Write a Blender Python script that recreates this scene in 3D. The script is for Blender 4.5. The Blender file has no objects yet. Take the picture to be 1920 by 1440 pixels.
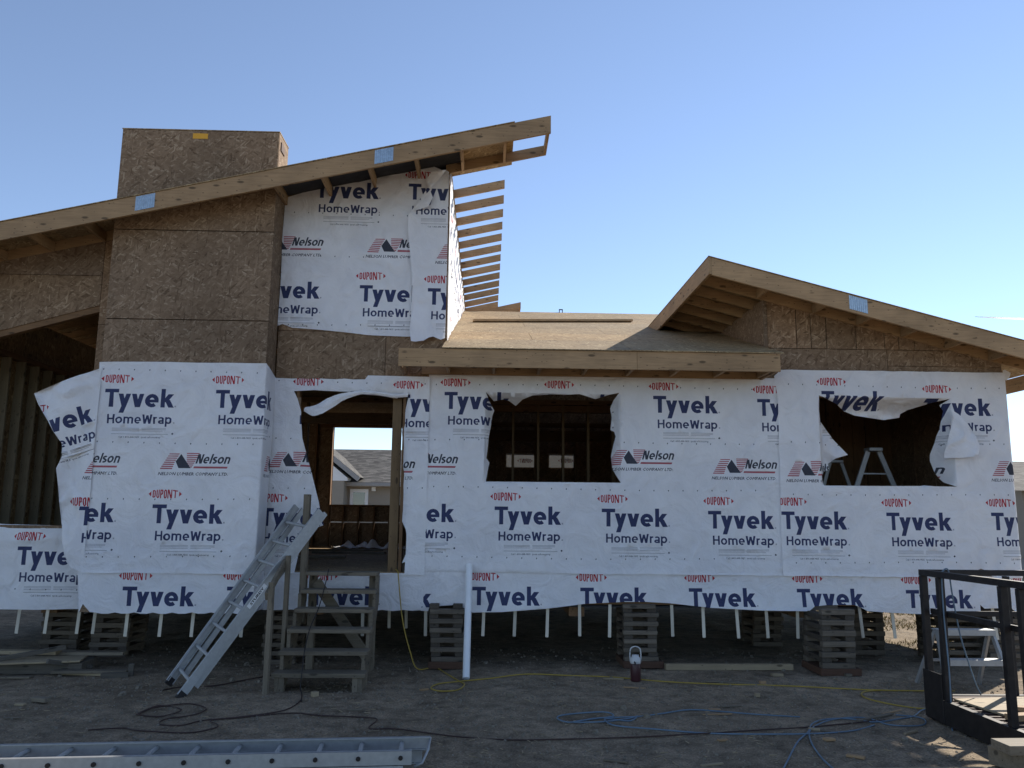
import bpy, bmesh, math, random
from mathutils import Vector, Matrix, noise
from mathutils.geometry import delaunay_2d_cdt
R = math.radians
rnd = random.Random(7)
SC = bpy.context.scene
COL = SC.collection

# ------------------------------------------------------------------ camera
# House axes: X along the front wall, Y into the house, Z up; ground at 0.
FPX, CX, CY = 1530.0, 960.0, 720.0
CAM = Vector((0.0, -10.9, 1.9))
_a = Vector((912.0 - CX, -(968.0 - CY), -FPX)); _b = Vector((1912.0 - CX, -(978.0 - CY), -FPX))
_dY = _a.normalized(); _dZ = _a.cross(_b).normalized()
if _dZ.y < 0: _dZ = -_dZ
_dX = _dY.cross(_dZ)
ROT = Matrix((_dX, _dY, _dZ))                      # camera axes -> house axes
cd = bpy.data.cameras.new('camera'); cam = bpy.data.objects.new('camera', cd); COL.objects.link(cam)
cd.sensor_fit = 'HORIZONTAL'; cd.sensor_width = 36.0; cd.lens = 36.0 * FPX / 1920.0
cd.clip_start = 0.1; cd.clip_end = 20000.0
cam.matrix_world = Matrix.Translation(CAM) @ ROT.to_4x4()
SC.camera = cam

# ------------------------------------------------------------------ sky, sun, exposure
SUN_EL, SUN_AZ = R(34.0), R(46.0)                  # azimuth measured from +Y towards +X
w = bpy.data.worlds.new('World'); SC.world = w; w.use_nodes = True
nt = w.node_tree; nt.nodes.clear()
sky = nt.nodes.new('ShaderNodeTexSky'); sky.sky_type = 'NISHITA'; sky.sun_disc = False
sky.sun_elevation = SUN_EL; sky.sun_rotation = SUN_AZ; sky.altitude = 1300.0
sky.air_density = 0.95; sky.dust_density = 0.0; sky.ozone_density = 3.2
bg = nt.nodes.new('ShaderNodeBackground'); bg.inputs['Strength'].default_value = 0.13
wo = nt.nodes.new('ShaderNodeOutputWorld')
desat = nt.nodes.new('ShaderNodeHueSaturation'); desat.inputs['Saturation'].default_value = 0.88   # sky colour slightly desaturated all over
nt.links.new(sky.outputs[0], desat.inputs['Color']); nt.links.new(desat.outputs[0], bg.inputs[0]); nt.links.new(bg.outputs[0], wo.inputs[0])
sl = bpy.data.lights.new('sun', 'SUN'); sl.energy = 5.0; sl.angle = R(0.53); sl.color = (1.0, 0.93, 0.82)
so = bpy.data.objects.new('sun', sl); COL.objects.link(so)
SUNV = Vector((math.cos(SUN_EL) * math.sin(SUN_AZ), math.cos(SUN_EL) * math.cos(SUN_AZ), math.sin(SUN_EL)))
so.rotation_euler = SUNV.to_track_quat('Z', 'Y').to_euler(); so.location = (20, 20, 20)
SC.view_settings.view_transform = 'Standard'; SC.view_settings.look = 'None'
SC.view_settings.exposure = 0.6; SC.view_settings.gamma = 1.0
SC.cycles.max_bounces = 8; SC.cycles.diffuse_bounces = 5

# ------------------------------------------------------------------ survey: sight lines met with a known plane
def _ray(px, py): return ROT @ Vector((px - CX, -(py - CY), -FPX))
def PY(px, py, Y=0.0):
    d = _ray(px, py); return CAM + d * ((Y - CAM.y) / d.y)
def PX(px, py, X):
    d = _ray(px, py); return CAM + d * ((X - CAM.x) / d.x)
def PZ(px, py, Z=0.0):
    d = _ray(px, py); return CAM + d * ((Z - CAM.z) / d.z)
def xz(px, py, Y=0.0):
    p = PY(px, py, Y); return (p.x, p.z)

# ------------------------------------------------------------------ materials
MATS = {}
class NT:
    def __init__(s, name):
        s.m = bpy.data.materials.new(name); s.m.use_nodes = True; s.t = s.m.node_tree; s.t.nodes.clear()
        s.out = s.n('ShaderNodeOutputMaterial'); s.b = s.n('ShaderNodeBsdfPrincipled')
        s.l(s.b.outputs[0], s.out.inputs[0]); MATS[name] = s.m
    def n(s, t, **k):
        o = s.t.nodes.new(t)
        for a, v in k.items(): setattr(o, a, v)
        return o
    def l(s, a, b): s.t.links.new(a, b)
    def co(s, scale=(1, 1, 1), rot=(0, 0, 0), src='Object'):
        c = s.n('ShaderNodeTexCoord'); m1 = s.n('ShaderNodeMapping'); m1.inputs['Rotation'].default_value = rot
        m2 = s.n('ShaderNodeMapping'); m2.inputs['Scale'].default_value = scale
        s.l(c.outputs[src], m1.inputs[0]); s.l(m1.outputs[0], m2.inputs[0]); return m2.outputs[0]
    def noise(s, co, scale=5, detail=4, rough=.55, dist=0):
        o = s.n('ShaderNodeTexNoise'); o.inputs['Scale'].default_value = scale; o.inputs['Detail'].default_value = detail
        o.inputs['Roughness'].default_value = rough; o.inputs['Distortion'].default_value = dist
        s.l(co, o.inputs['Vector']); return o.outputs['Fac']
    def voro(s, co, scale=1, out='Color', feature='F1', rand=1.0):
        o = s.n('ShaderNodeTexVoronoi', feature=feature); o.inputs['Scale'].default_value = scale
        o.inputs['Randomness'].default_value = rand
        s.l(co, o.inputs['Vector']); return o.outputs[out]
    def ramp(s, fac, stops, interp='LINEAR'):
        o = s.n('ShaderNodeValToRGB'); o.color_ramp.interpolation = interp; e = o.color_ramp.elements
        while len(e) < len(stops): e.new(0.5)
        for i, (p, c) in enumerate(stops):
            e[i].position = p; e[i].color = (c[0], c[1], c[2], 1) if not isinstance(c, (int, float)) else (c, c, c, 1)
        s.l(fac, o.inputs[0]); return o.outputs[0]
    def mix(s, f, a, b, mode='MIX'):
        o = s.n('ShaderNodeMix', data_type='RGBA', blend_type=mode)
        for sock, v in ((o.inputs[0], f), (o.inputs[6], a), (o.inputs[7], b)):
            if hasattr(v, 'links'): s.l(v, sock)
            elif isinstance(v, (int, float)): sock.default_value = v
            else: sock.default_value = (v[0], v[1], v[2], 1)
        return o.outputs[2]
    def math(s, op, a, b=0.0):
        o = s.n('ShaderNodeMath', operation=op)
        for sock, v in ((o.inputs[0], a), (o.inputs[1], b)):
            if hasattr(v, 'links'): s.l(v, sock)
            else: sock.default_value = v
        return o.outputs[0]
    def bump(s, h, strength=.3, dist=.01):
        o = s.n('ShaderNodeBump'); o.inputs['Strength'].default_value = strength; o.inputs['Distance'].default_value = dist
        s.l(h, o.inputs['Height']); s.l(o.outputs[0], s.b.inputs['Normal'])
    def rnd(s):
        o = s.n('ShaderNodeObjectInfo'); return o.outputs['Random']
    def fin(s, col, rough=.8, metal=0.0, spec=.3):
        if hasattr(col, 'links'): s.l(col, s.b.inputs['Base Color'])
        else: s.b.inputs['Base Color'].default_value = (col[0], col[1], col[2], 1)
        if hasattr(rough, 'links'): s.l(rough, s.b.inputs['Roughness'])
        else: s.b.inputs['Roughness'].default_value = rough
        s.b.inputs['Metallic'].default_value = metal; s.b.inputs['Specular IOR Level'].default_value = spec
        return s.m

def osb(name, axis, k_=1.1):
    """strand board: three sets of long flat flakes at different angles"""
    s = NT(name); long, short, thick = 12.5, 50.0, 18.0
    ax = {'x': 0, 'y': 1, 'z': 2}[axis]
    cols, ds = [], []
    for k, ang in enumerate((0.05, -.5, .75, 1.5)):
        rot = [0, 0, 0]; rot[ax] = ang
        if axis == 'x': sc = (thick, long, short)
        elif axis == 'y': sc = (long, thick, short)
        else: sc = (long, short, thick)
        co = s.co(sc, rot)
        nz = s.n('ShaderNodeTexNoise'); nz.inputs['Scale'].default_value = .55; s.l(co, nz.inputs['Vector'])
        va = s.n('ShaderNodeVectorMath', operation='ADD'); vs = s.n('ShaderNodeVectorMath', operation='SCALE'); vs.inputs['Scale'].default_value = 1.3
        s.l(nz.outputs['Color'], vs.inputs[0]); s.l(co, va.inputs[0]); s.l(vs.outputs[0], va.inputs[1])
        sep = s.n('ShaderNodeSeparateColor'); s.l(s.voro(va.outputs[0], 1.0), sep.inputs[0])
        cols.append((sep.outputs[0], sep.outputs[1])); ds.append(s.voro(va.outputs[0], 1.0, 'Distance'))
    pal = [(0.0, (.125, .08, .047)), (.16, (.185, .122, .074)), (.5, (.22, .148, .092)), (.85, (.262, .182, .116)), (1.0, (.36, .268, .18))]
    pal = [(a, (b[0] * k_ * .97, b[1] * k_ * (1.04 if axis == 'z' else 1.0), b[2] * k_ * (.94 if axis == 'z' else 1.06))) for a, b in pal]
    c = s.ramp(cols[0][0], pal)
    m1 = s.ramp(cols[1][1], [(0.45, 0.0), (0.5, 1.0)]); c = s.mix(m1, c, s.ramp(cols[1][0], pal))
    m2 = s.ramp(cols[2][1], [(0.60, 0.0), (0.64, 1.0)]); c = s.mix(m2, c, s.ramp(cols[2][0], pal))
    m3 = s.ramp(cols[3][1], [(0.80, 0.0), (0.83, 1.0)]); c = s.mix(m3, c, s.ramp(cols[3][0], pal))
    big = s.noise(s.co((1, 1, 1)), 1.3, 3)
    c = s.mix(1.0, c, s.ramp(big, [(.3, .78), (.7, 1.08)]), 'MULTIPLY')
    if axis == 'y':                                   # rows of nails along the studs
        tc = s.n('ShaderNodeTexCoord'); sx = s.n('ShaderNodeSeparateXYZ'); s.l(tc.outputs['Object'], sx.inputs[0])
        fr = s.math('ABSOLUTE', s.math('SUBTRACT', s.math('FRACT', s.math('MULTIPLY', s.math('ADD', sx.outputs[0], s.math('MULTIPLY', s.noise(s.co(), 1.1, 2), .02)), 2.463)), .5))
        ln = s.math('MULTIPLY', s.ramp(fr, [(.0, 1.0), (.011, 0.0)]), s.ramp(s.noise(s.co((1, 1, 5)), 3, 3), [(.42, 0.0), (.55, .6)]))
        c = s.mix(ln, c, (.03, .02, .012))
    t = s.ramp(s.rnd(), [(0, (.86, .86, .88)), (.5, (1.0, .96, .9)), (1, (1.12, 1.02, .92))])
    c = s.mix(1.0, c, t, 'MULTIPLY')
    s.bump(s.math('ADD', cols[0][0], s.math('MULTIPLY', cols[1][0], .7)), .35, .004)
    return s.fin(c, .82, 0, .25)
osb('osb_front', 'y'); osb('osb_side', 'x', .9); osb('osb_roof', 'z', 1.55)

def lumber(name, axis, base, var=.25, knots=True, grey=0.0):
    s = NT(name); sc = [16, 16, 16]; sc['xyz'.index(axis)] = 1.0
    g = s.noise(s.co(tuple(sc)), 3.0, 5, .6, .6)
    d = [c * (1 - var) for c in base]; h = [min(1, c * (1 + var * .7)) for c in base]
    c = s.ramp(g, [(.25, d), (.5, base), (.78, h)])
    big = s.noise(s.co(), 2.2, 3); c = s.mix(1.0, c, s.ramp(big, [(.3, .8), (.7, 1.1)]), 'MULTIPLY')
    if knots:
        sk = [6, 6, 6]; sk['xyz'.index(axis)] = 2.2
        v = s.voro(s.co(tuple(sk)), 1.6, 'Distance'); c = s.mix(s.ramp(v, [(.12, .9), (.2, 0.0)]), c, [x * .28 for x in base])
        sk = [9, 9, 9]; sk['xyz'.index(axis)] = 4.0
        v = s.voro(s.co(tuple(sk)), 2.5, 'Distance'); c = s.mix(s.ramp(v, [(.09, .85), (.14, 0.0)]), c, [x * .2 for x in base])
    c = s.mix(1.0, c, s.ramp(s.rnd(), [(0, .82), (1, 1.14)]), 'MULTIPLY')
    s.bump(g, .25, .004)
    return s.fin(c, .72, 0, .3)
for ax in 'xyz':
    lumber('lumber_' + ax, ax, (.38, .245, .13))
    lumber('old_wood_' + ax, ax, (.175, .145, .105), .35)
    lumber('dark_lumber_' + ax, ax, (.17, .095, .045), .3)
lumber('grey_wood_x', 'x', (.12, .105, .085), .35); lumber('grey_wood_y', 'y', (.085, .07, .055), .35)
lumber('post_wood', 'z', (.17, .11, .055), .25); lumber('pale_stud', 'z', (.34, .29, .20), .2); lumber('strap_wood', 'z', (.62, .57, .47), .12, False)
lumber('crib_wood', 'x', (.14, .115, .088), .45); lumber('red_pad', 'x', (.105, .055, .035), .3, False)
lumber('pale_board', 'x', (.33, .26, .165), .2)

def wrap_mat(name, base, spec=.25, print_=False, thru=.14):
    s = NT(name)
    n1 = s.noise(s.co(), 3.2, 6, .55, 1.4); n2 = s.noise(s.co(), 42, 3, .6)
    dirt = s.noise(s.co(), .9, 4)
    c = s.mix(1.0, base, s.ramp(dirt, [(.3, (.90, .90, .91)), (.7, (1.03, 1.02, 1.0))]), 'MULTIPLY')
    c = s.mix(1.0, c, s.ramp(n1, [(.3, .93), (.7, 1.04)]), 'MULTIPLY')
    s.bump(s.math('ADD', n1, s.math('MULTIPLY', n2, .12)), .65, .06)
    s.fin(c, .5, 0, spec)
    if not print_:
        tr = s.n('ShaderNodeBsdfTranslucent'); tr.inputs[0].default_value = (.75, .74, .72, 1)
        mx = s.n('ShaderNodeMixShader'); mx.inputs[0].default_value = thru
        s.l(s.b.outputs[0], mx.inputs[1]); s.l(tr.outputs[0], mx.inputs[2]); s.l(mx.outputs[0], s.out.inputs[0])
    return s.m
W_WHITE = wrap_mat('house_wrap', (.845, .845, .875))
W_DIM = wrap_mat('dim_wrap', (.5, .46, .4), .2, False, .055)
W_NAVY = wrap_mat('print_navy', (.034, .044, .115), .2, True)
W_RED = wrap_mat('print_red', (.42, .022, .035), .2, True)
W_SLATE = wrap_mat('print_slate', (.045, .05, .07), .2, True)
W_GREY = wrap_mat('print_grey', (.42, .42, .45), .2, True)
W_ROSE = wrap_mat('print_rose', (.40, .10, .12), .2, True)
WRAPM = [W_WHITE, W_NAVY, W_RED, W_SLATE, W_GREY, W_ROSE]

def simple(name, col, rough=.6, metal=0.0, spec=.4, var=.15, scale=8, bump=0.0):
    s = NT(name); g = s.noise(s.co(), scale, 5, .6)
    c = s.ramp(g, [(.25, [x * (1 - var) for x in col]), (.75, [min(1, x * (1 + var)) for x in col])])
    if bump: s.bump(g, bump, .01)
    return s.fin(c, rough, metal, spec)
simple('aluminium', (.38, .385, .385), .55, .45, .5, .12, 20, .05)
simple('galvanized', (.36, .43, .50), .45, .85, .5, .2, 30)
simple('black_steel', (.022, .018, .017), .55, .2, .4, .5, 14, .1)
simple('rust_steel', (.055, .034, .027), .7, .3, .4, .5, 25, .15)
simple('white_pvc', (.78, .79, .80), .35, 0, .5, .05)
simple('white_plastic', (.52, .52, .52), .4, 0, .5, .05)
simple('maroon_plastic', (.05, .012, .016), .4, 0, .5, .1)
simple('yellow_rubber', (.36, .25, .04), .5, 0, .4, .15)
simple('blue_rubber', (.12, .18, .24), .5, 0, .4, .15)
simple('black_rubber', (.018, .014, .014), .6, 0, .4, .2)
simple('red_rubber', (.045, .022, .018), .6, 0, .4, .2)
simple('pale_siding', (.30, .262, .212), .7, 0, .3, .06, 2)
simple('white_trim', (.78, .78, .77), .5, 0, .4, .05)
simple('grey_trim', (.30, .29, .28), .6, 0, .4, .08)
simple('orange_sticker', (.75, .38, .04), .6, 0, .3, .1)
simple('white_label', (.78, .78, .78), .5, 0, .3, .04)
simple('black_ink', (.01, .01, .01), .5, 0, .3, .1)
simple('dark_sheeting', (.05, .05, .055), .9, 0, .1, .2)
simple('stone', (.20, .172, .132), .9, 0, .2, .35, 30)
simple('chip', (.32, .25, .16), .85, 0, .2, .35, 12)
simple('orange_tank', (.45, .09, .03), .5, 0, .4, .1)
def glass_mat():
    s = NT('window_glass'); return s.fin((.10, .14, .17), .04, 0, .8)
glass_mat()
def shingle_mat():
    s = NT('shingles'); a = s.co((3.2, 9, 9)); sep = s.n('ShaderNodeSeparateColor'); s.l(s.voro(a, 1.0), sep.inputs[0])
    c = s.ramp(sep.outputs[0], [(0, (.055, .052, .05)), (.5, (.10, .095, .088)), (1, (.17, .16, .145))])
    n = s.noise(s.co(), 60, 3); c = s.mix(1.0, c, s.ramp(n, [(.3, .7), (.7, 1.25)]), 'MULTIPLY')
    s.bump(sep.outputs[1], .4, .02); return s.fin(c, .9, 0, .2)
shingle_mat()
def dirt_mat():
    s = NT('dirt'); co = s.co()
    a = s.noise(co, .35, 5, .6); b = s.noise(co, 5.5, 6, .65); f = s.noise(co, 55, 4, .7)
    c = s.ramp(a, [(.26, (.14, .108, .073)), (.42, (.20, .155, .106)), (.58, (.24, .188, .13)), (.75, (.30, .24, .17))])
    c = s.mix(1.0, c, s.ramp(b, [(.28, .5), (.5, 1.0), (.75, 1.4)]), 'MULTIPLY')
    c = s.mix(1.0, c, s.ramp(s.noise(co, 1.3, 5, .65, .6), [(.3, .68), (.5, 1.0), (.72, 1.28)]), 'MULTIPLY')
    c = s.mix(1.0, c, s.ramp(f, [(.3, .55), (.5, 1.0), (.72, 1.6)]), 'MULTIPLY')
    v = s.n('ShaderNodeTexVoronoi'); v.inputs['Scale'].default_value = 34; s.l(co, v.inputs['Vector'])
    sep = s.n('ShaderNodeSeparateColor'); s.l(v.outputs['Color'], sep.inputs[0])
    peb = s.math('MULTIPLY', s.ramp(sep.outputs[0], [(.72, 0.0), (.76, 1.0)]), s.ramp(v.outputs['Distance'], [(.18, 1.0), (.3, 0.0)]))
    c = s.mix(peb, c, s.ramp(sep.outputs[1], [(0, (.13, .12, .105)), (.7, (.24, .215, .18)), (1, (.42, .40, .36))]))
    s.bump(s.math('ADD', s.math('ADD', b, s.math('MULTIPLY', f, .35)), s.math('MULTIPLY', peb, .5)), .8, .025)
    return s.fin(c, .95, 0, .15)
dirt_mat()
def grass_mat():
    s = NT('dry_grass'); g = s.noise(s.co(), 3, 4); c = s.ramp(g, [(.3, (.14, .14, .04)), (.55, (.27, .22, .085)), (.8, (.36, .29, .14))])
    return s.fin(c, .9, 0, .15)
grass_mat()
def contrail_mat():
    s = NT('contrail_ice'); tr = s.n('ShaderNodeBsdfTranslucent'); tr.inputs[0].default_value = (.95, .95, .95, 1)
    s.l(tr.outputs[0], s.out.inputs[0]); return s.m
contrail_mat()

# ------------------------------------------------------------------ mesh helpers
class MB:
    def __init__(s): s.v = []; s.f = []
    def add(s, vs, fs):
        n = len(s.v); s.v += [Vector(v) for v in vs]; s.f += [[i + n for i in f] for f in fs]; return s
    def box(s, x0, x1, y0, y1, z0, z1):
        return s.add([(x0, y0, z0), (x1, y0, z0), (x1, y1, z0), (x0, y1, z0), (x0, y0, z1), (x1, y0, z1), (x1, y1, z1), (x0, y1, z1)],
                     [(0, 3, 2, 1), (4, 5, 6, 7), (0, 1, 5, 4), (1, 2, 6, 5), (2, 3, 7, 6), (3, 0, 4, 7)])
    def beam(s, p, q, w, h, up=(0, 0, 1)):
        """bar from p to q (axis on the centre line), w across, h along up"""
        p, q = Vector(p), Vector(q); d = (q - p).normalized(); u = Vector(up)
        sd = d.cross(u).normalized() * (w / 2); u = sd.cross(d).normalized() * (h / 2)
        vs = [p - sd - u, p + sd - u, p + sd + u, p - sd + u, q - sd - u, q + sd - u, q + sd + u, q - sd + u]
        return s.add(vs, [(0, 1, 2, 3), (7, 6, 5, 4), (0, 4, 5, 1), (1, 5, 6, 2), (2, 6, 7, 3), (3, 7, 4, 0)])
    def extr(s, poly, o, u, v, n, t):
        """flat polygon (2-D points along u, v from o) given thickness t along n"""
        o, u, v, n = map(Vector, (o, u, v, n)); k = len(poly)
        a = [o + u * p[0] + v * p[1] for p in poly]; b = [x + n * t for x in a]
        return s.add(a + b, [list(range(k)), list(range(2 * k - 1, k - 1, -1))] + [[i, (i + 1) % k, k + (i + 1) % k, k + i][::-1] for i in range(k)])
    def tube(s, pts, r, n=6, cap=True):
        pts = [Vector(p) for p in pts]; rings = []
        ref = Vector((0, 0, 1))
        for i, p in enumerate(pts):
            d = (pts[min(i + 1, len(pts) - 1)] - pts[max(i - 1, 0)]).normalized()
            a = d.cross(ref)
            if a.length < .1: a = d.cross(Vector((1, 0, 0)))
            a.normalize(); b = a.cross(d).normalized()
            rr = r[i] if isinstance(r, (list, tuple)) else r
            rings.append([p + (a * math.cos(2 * math.pi * k / n) + b * math.sin(2 * math.pi * k / n)) * rr for k in range(n)])
        vs = [x for g in rings for x in g]; fs = []
        for i in range(len(rings) - 1):
            for k in range(n): fs.append((i * n + k, i * n + (k + 1) % n, (i + 1) * n + (k + 1) % n, (i + 1) * n + k))
        if cap: fs.append(list(range(n))[::-1]); fs.append([(len(rings) - 1) * n + k for k in range(n)])
        return s.add(vs, fs)
    def build(s, name, mat, parent=None, smooth=False, bevel=0.0):
        me = bpy.data.meshes.new(name); me.from_pydata([tuple(v) for v in s.v], [], s.f)
        if bevel:
            bm = bmesh.new(); bm.from_mesh(me); bmesh.ops.recalc_face_normals(bm, faces=bm.faces)
            bmesh.ops.bevel(bm, geom=bm.edges[:], offset=bevel, segments=1, affect='EDGES', clamp_overlap=True); bm.to_mesh(me); bm.free()
        me.update()
        if smooth: me.shade_smooth()
        me.materials.append(MATS[mat] if isinstance(mat, str) else mat)
        o = bpy.data.objects.new(name, me); COL.objects.link(o)
        if parent: o.parent = parent
        return o
def tag(o, label=None, cat=None, group=None, kind=None):
    for k, v in (('label', label), ('category', cat), ('group', group), ('kind', kind)):
        if v: o[k] = v
    return o
def empty(name, label=None, cat=None, group=None, parent=None, loc=(0, 0, 0)):
    o = bpy.data.objects.new(name, None); COL.objects.link(o); o.location = loc; o.empty_display_size = .2
    if parent: o.parent = parent
    return tag(o, label, cat, group)
def inst(src, parent, loc=(0, 0, 0), rot=None):
    c = src.copy(); COL.objects.link(c); c.parent = parent; c.location = loc
    if rot: c.rotation_euler = rot
    return c
def bx(name, mat, parent, *b, bevel=0.0): return MB().box(*b).build(name, mat, parent, bevel=bevel)
def bar(name, mat, parent, p, q, w, h, up=(0, 0, 1), bevel=0.0): return MB().beam(p, q, w, h, up).build(name, mat, parent, bevel=bevel)
def smoothpath(pts, n=6):
    """Catmull-Rom through the points"""
    P = [Vector(p) for p in pts]; P = [P[0] * 2 - P[1]] + P + [P[-1] * 2 - P[-2]]; out = []
    for i in range(1, len(P) - 2):
        a, b, c, d = P[i - 1:i + 3]
        for k in range(n):
            t = k / n
            out.append(.5 * ((2 * b) + (c - a) * t + (2 * a - 5 * b + 4 * c - d) * t * t + (3 * b - 3 * c + d - a) * t ** 3))
    out.append(P[-2]); return out

# ------------------------------------------------------------------ ground
def ground_z(x, y):
    r = max(0.0, 1 - max(abs(x) / 16, abs(y + 1) / 14))
    n = noise.noise(Vector((x * .7, y * .7, 3.1))) * .03 + noise.noise(Vector((x * 3, y * 3, 9.1))) * .018 + noise.noise(Vector((x * 7, y * 7, 2.1))) * .006
    return n * min(1, r * 3)
def make_ground():
    xs = sorted(set([-400, -150, -60, -30, -20] + [-14 + .07 * i for i in range(401)] + [20, 30, 60, 150, 400]))
    ys = sorted(set([-300, -100, -40, -20, -14] + [-9 + .07 * i for i in range(144)] + [1.2 + .15 * i for i in range(90)] + [16, 22, 40, 80, 200, 600]))
    v = [(x, y, ground_z(x, y)) for y in ys for x in xs]; k = len(xs)
    f = [(j * k + i, j * k + i + 1, (j + 1) * k + i + 1, (j + 1) * k + i) for j in range(len(ys) - 1) for i in range(k - 1)]
    g = MB().add(v, f).build('ground', 'dirt', smooth=True); tag(g, kind='structure', label='bare grey brown dirt of the building site')
make_ground()
def make_gravel():
    m = MB(); r = random.Random(3); ch = MB()
    for i in range(7500):
        y = -1.0 - 5.2 * r.random() ** 1.25 if r.random() < .8 else r.uniform(-1, 1.5); x = r.uniform(-5.2, 6.2)
        s = r.choice((.006, .008, .01, .013, .018)) * r.uniform(.7, 1.3)
        if r.random() < .02: s *= 2.2
        z = ground_z(x, y); a = r.random() * 6.28
        vs = []
        for k in range(5):
            an = a + k * 1.2566; q = s * r.uniform(.75, 1.2); vs.append((x + q * math.cos(an), y + q * math.sin(an), z - s * .3))
        for k in range(5):
            an = a + k * 1.2566 + .5; q = s * r.uniform(.45, .8); vs.append((x + q * math.cos(an), y + q * math.sin(an), z + s * r.uniform(.4, .9)))
        m.add(vs, [(5, 6, 7, 8, 9)] + [(k, (k + 1) % 5, 5 + (k + 1) % 5, 5 + k) for k in range(5)])
    tag(m.build('gravel', 'stone'), 'small loose stones strewn over the dirt', 'gravel', kind='stuff')
    for i in range(1300):
        y = -0.6 - 5 * r.random() ** 1.1; x = r.uniform(-5.2, 6.0); z = ground_z(x, y) + .004
        L = r.uniform(.015, .075) * (1.8 if r.random() < .05 else 1); wd = r.uniform(.003, .011); a = r.random() * 3.14
        d = Vector((math.cos(a), math.sin(a), r.uniform(-.12, .12))) * L / 2
        ch.beam(Vector((x, y, z)) - d, Vector((x, y, z)) + d, wd, r.uniform(.002, .006))
    tag(ch.build('wood_chips', 'chip'), 'wood splinters and straw bits scattered on the dirt', 'wood chips', kind='stuff')
make_gravel()
def make_grass():
    m = MB(); r = random.Random(5)
    for i in range(9000):
        x = r.uniform(5.5, 24); y = r.uniform(4.5, 26)
        if x < 9 and y < 8.8 and r.random() < .5: x = r.uniform(7.6, 11)
        h = r.uniform(.03, .12); a = r.random() * 6.28; z = ground_z(x, y); ww = r.uniform(.006, .014)
        dx, dy = math.cos(a) * ww, math.sin(a) * ww; lx, ly = r.uniform(-.05, .05), r.uniform(-.05, .05)
        m.add([(x - dx, y - dy, z), (x + dx, y + dy, z), (x + lx, y + ly, z + h)], [(0, 1, 2)])
    for i in range(9000):
        x = r.uniform(6.3, 10.5); y = r.uniform(.8, 8) ; h = r.uniform(.02, .07); a = r.random() * 6.28; z = ground_z(x, y); ww = r.uniform(.006, .012)
        if noise.noise(Vector((x * .9, y * .9, 4))) < -.15: continue
        dx, dy = math.cos(a) * ww, math.sin(a) * ww
        m.add([(x - dx, y - dy, z), (x + dx, y + dy, z), (x + r.uniform(-.05, .05), y + r.uniform(-.05, .05), z + h)], [(0, 1, 2)])
    tag(m.build('dry_grass', 'dry_grass'), 'sunlit dry grass behind the house', 'grass', kind='stuff')
make_grass()

# ------------------------------------------------------------------ the house
HOUSE = empty('new_house', 'unfinished wooden house on cribbing with printed white house wrap and bare roof edges', 'house')
YB = 8.7                    # back wall
XL, XR = -7.6, 7.1          # left and right walls
XU = -0.60                  # right wall of the tall left part
FL = 1.17                   # floor
BX0, BX1, BY = -4.97, -2.87, -0.45     # chimney bump
def ZU(X): return 7.122 + .233 * (X - .774)         # rafter top of the tall roof
def ZG(X): return 5.28 - .2575 * (X - 2.855)        # rafter top of the right roof
MS = .315
def ZM(Y): return 4.015 + MS * (Y + .68)            # middle roof

floor = empty('floor_platform', parent=HOUSE)
bx('subfloor', 'osb_roof', floor, XL, XR, .02, YB, FL - .02, FL)
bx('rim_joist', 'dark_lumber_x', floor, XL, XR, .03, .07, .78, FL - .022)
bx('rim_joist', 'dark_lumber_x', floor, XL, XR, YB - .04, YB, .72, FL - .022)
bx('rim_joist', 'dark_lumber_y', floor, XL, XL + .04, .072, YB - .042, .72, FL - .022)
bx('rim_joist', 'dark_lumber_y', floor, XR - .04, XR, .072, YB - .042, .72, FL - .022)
bx('underfloor_sheet', 'dark_sheeting', floor, XL + .05, XR - .05, .08, YB - .05, .74, .76)
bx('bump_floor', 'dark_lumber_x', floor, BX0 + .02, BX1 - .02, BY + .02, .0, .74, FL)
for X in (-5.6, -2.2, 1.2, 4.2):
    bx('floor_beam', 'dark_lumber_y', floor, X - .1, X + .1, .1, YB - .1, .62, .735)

def panel(parent, poly, Y=0.0, t=.011, mat='osb_front', name='osb_panel', g=.0035):
    """board in a wall facing the street; poly = (X, Z) corners, front face at Y"""
    cx = sum(p[0] for p in poly) / len(poly); cz = sum(p[1] for p in poly) / len(poly)
    q = [(p[0] + (g if p[0] < cx else -g), p[1] + (g if p[1] < cz else -g)) for p in poly]
    return MB().extr(q, (0, Y, 0), (1, 0, 0), (0, 0, 1), (0, 1, 0), t).build(name, mat, parent)
def spanel(parent, poly, X, t=.011, mat='osb_side', name='osb_panel', sgn=-1):
    """board in a wall facing sideways; poly = (Y, Z) corners"""
    g = .0025; cx = sum(p[0] for p in poly) / len(poly); cz = sum(p[1] for p in poly) / len(poly)
    q = [(p[0] + (g if p[0] < cx else -g), p[1] + (g if p[1] < cz else -g)) for p in poly]
    return MB().extr(q, (X, 0, 0), (0, 1, 0), (0, 0, 1), (sgn, 0, 0), t).build(name, mat, parent)
def rect(x0, x1, z0, z1): return [(x0, z0), (x1, z0), (x1, z1), (x0, z1)]
_studs = {}
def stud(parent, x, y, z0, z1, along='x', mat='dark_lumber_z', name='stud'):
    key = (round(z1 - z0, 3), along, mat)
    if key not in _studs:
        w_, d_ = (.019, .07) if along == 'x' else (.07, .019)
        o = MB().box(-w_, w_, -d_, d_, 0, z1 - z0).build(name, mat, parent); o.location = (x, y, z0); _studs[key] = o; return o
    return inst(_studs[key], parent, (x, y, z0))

# front wall -----------------------------------------------------------------
FW = empty('front_wall', parent=HOUSE)
UB = lambda X: ZU(X) - .14                           # underside of the tall roof's rafters
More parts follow.
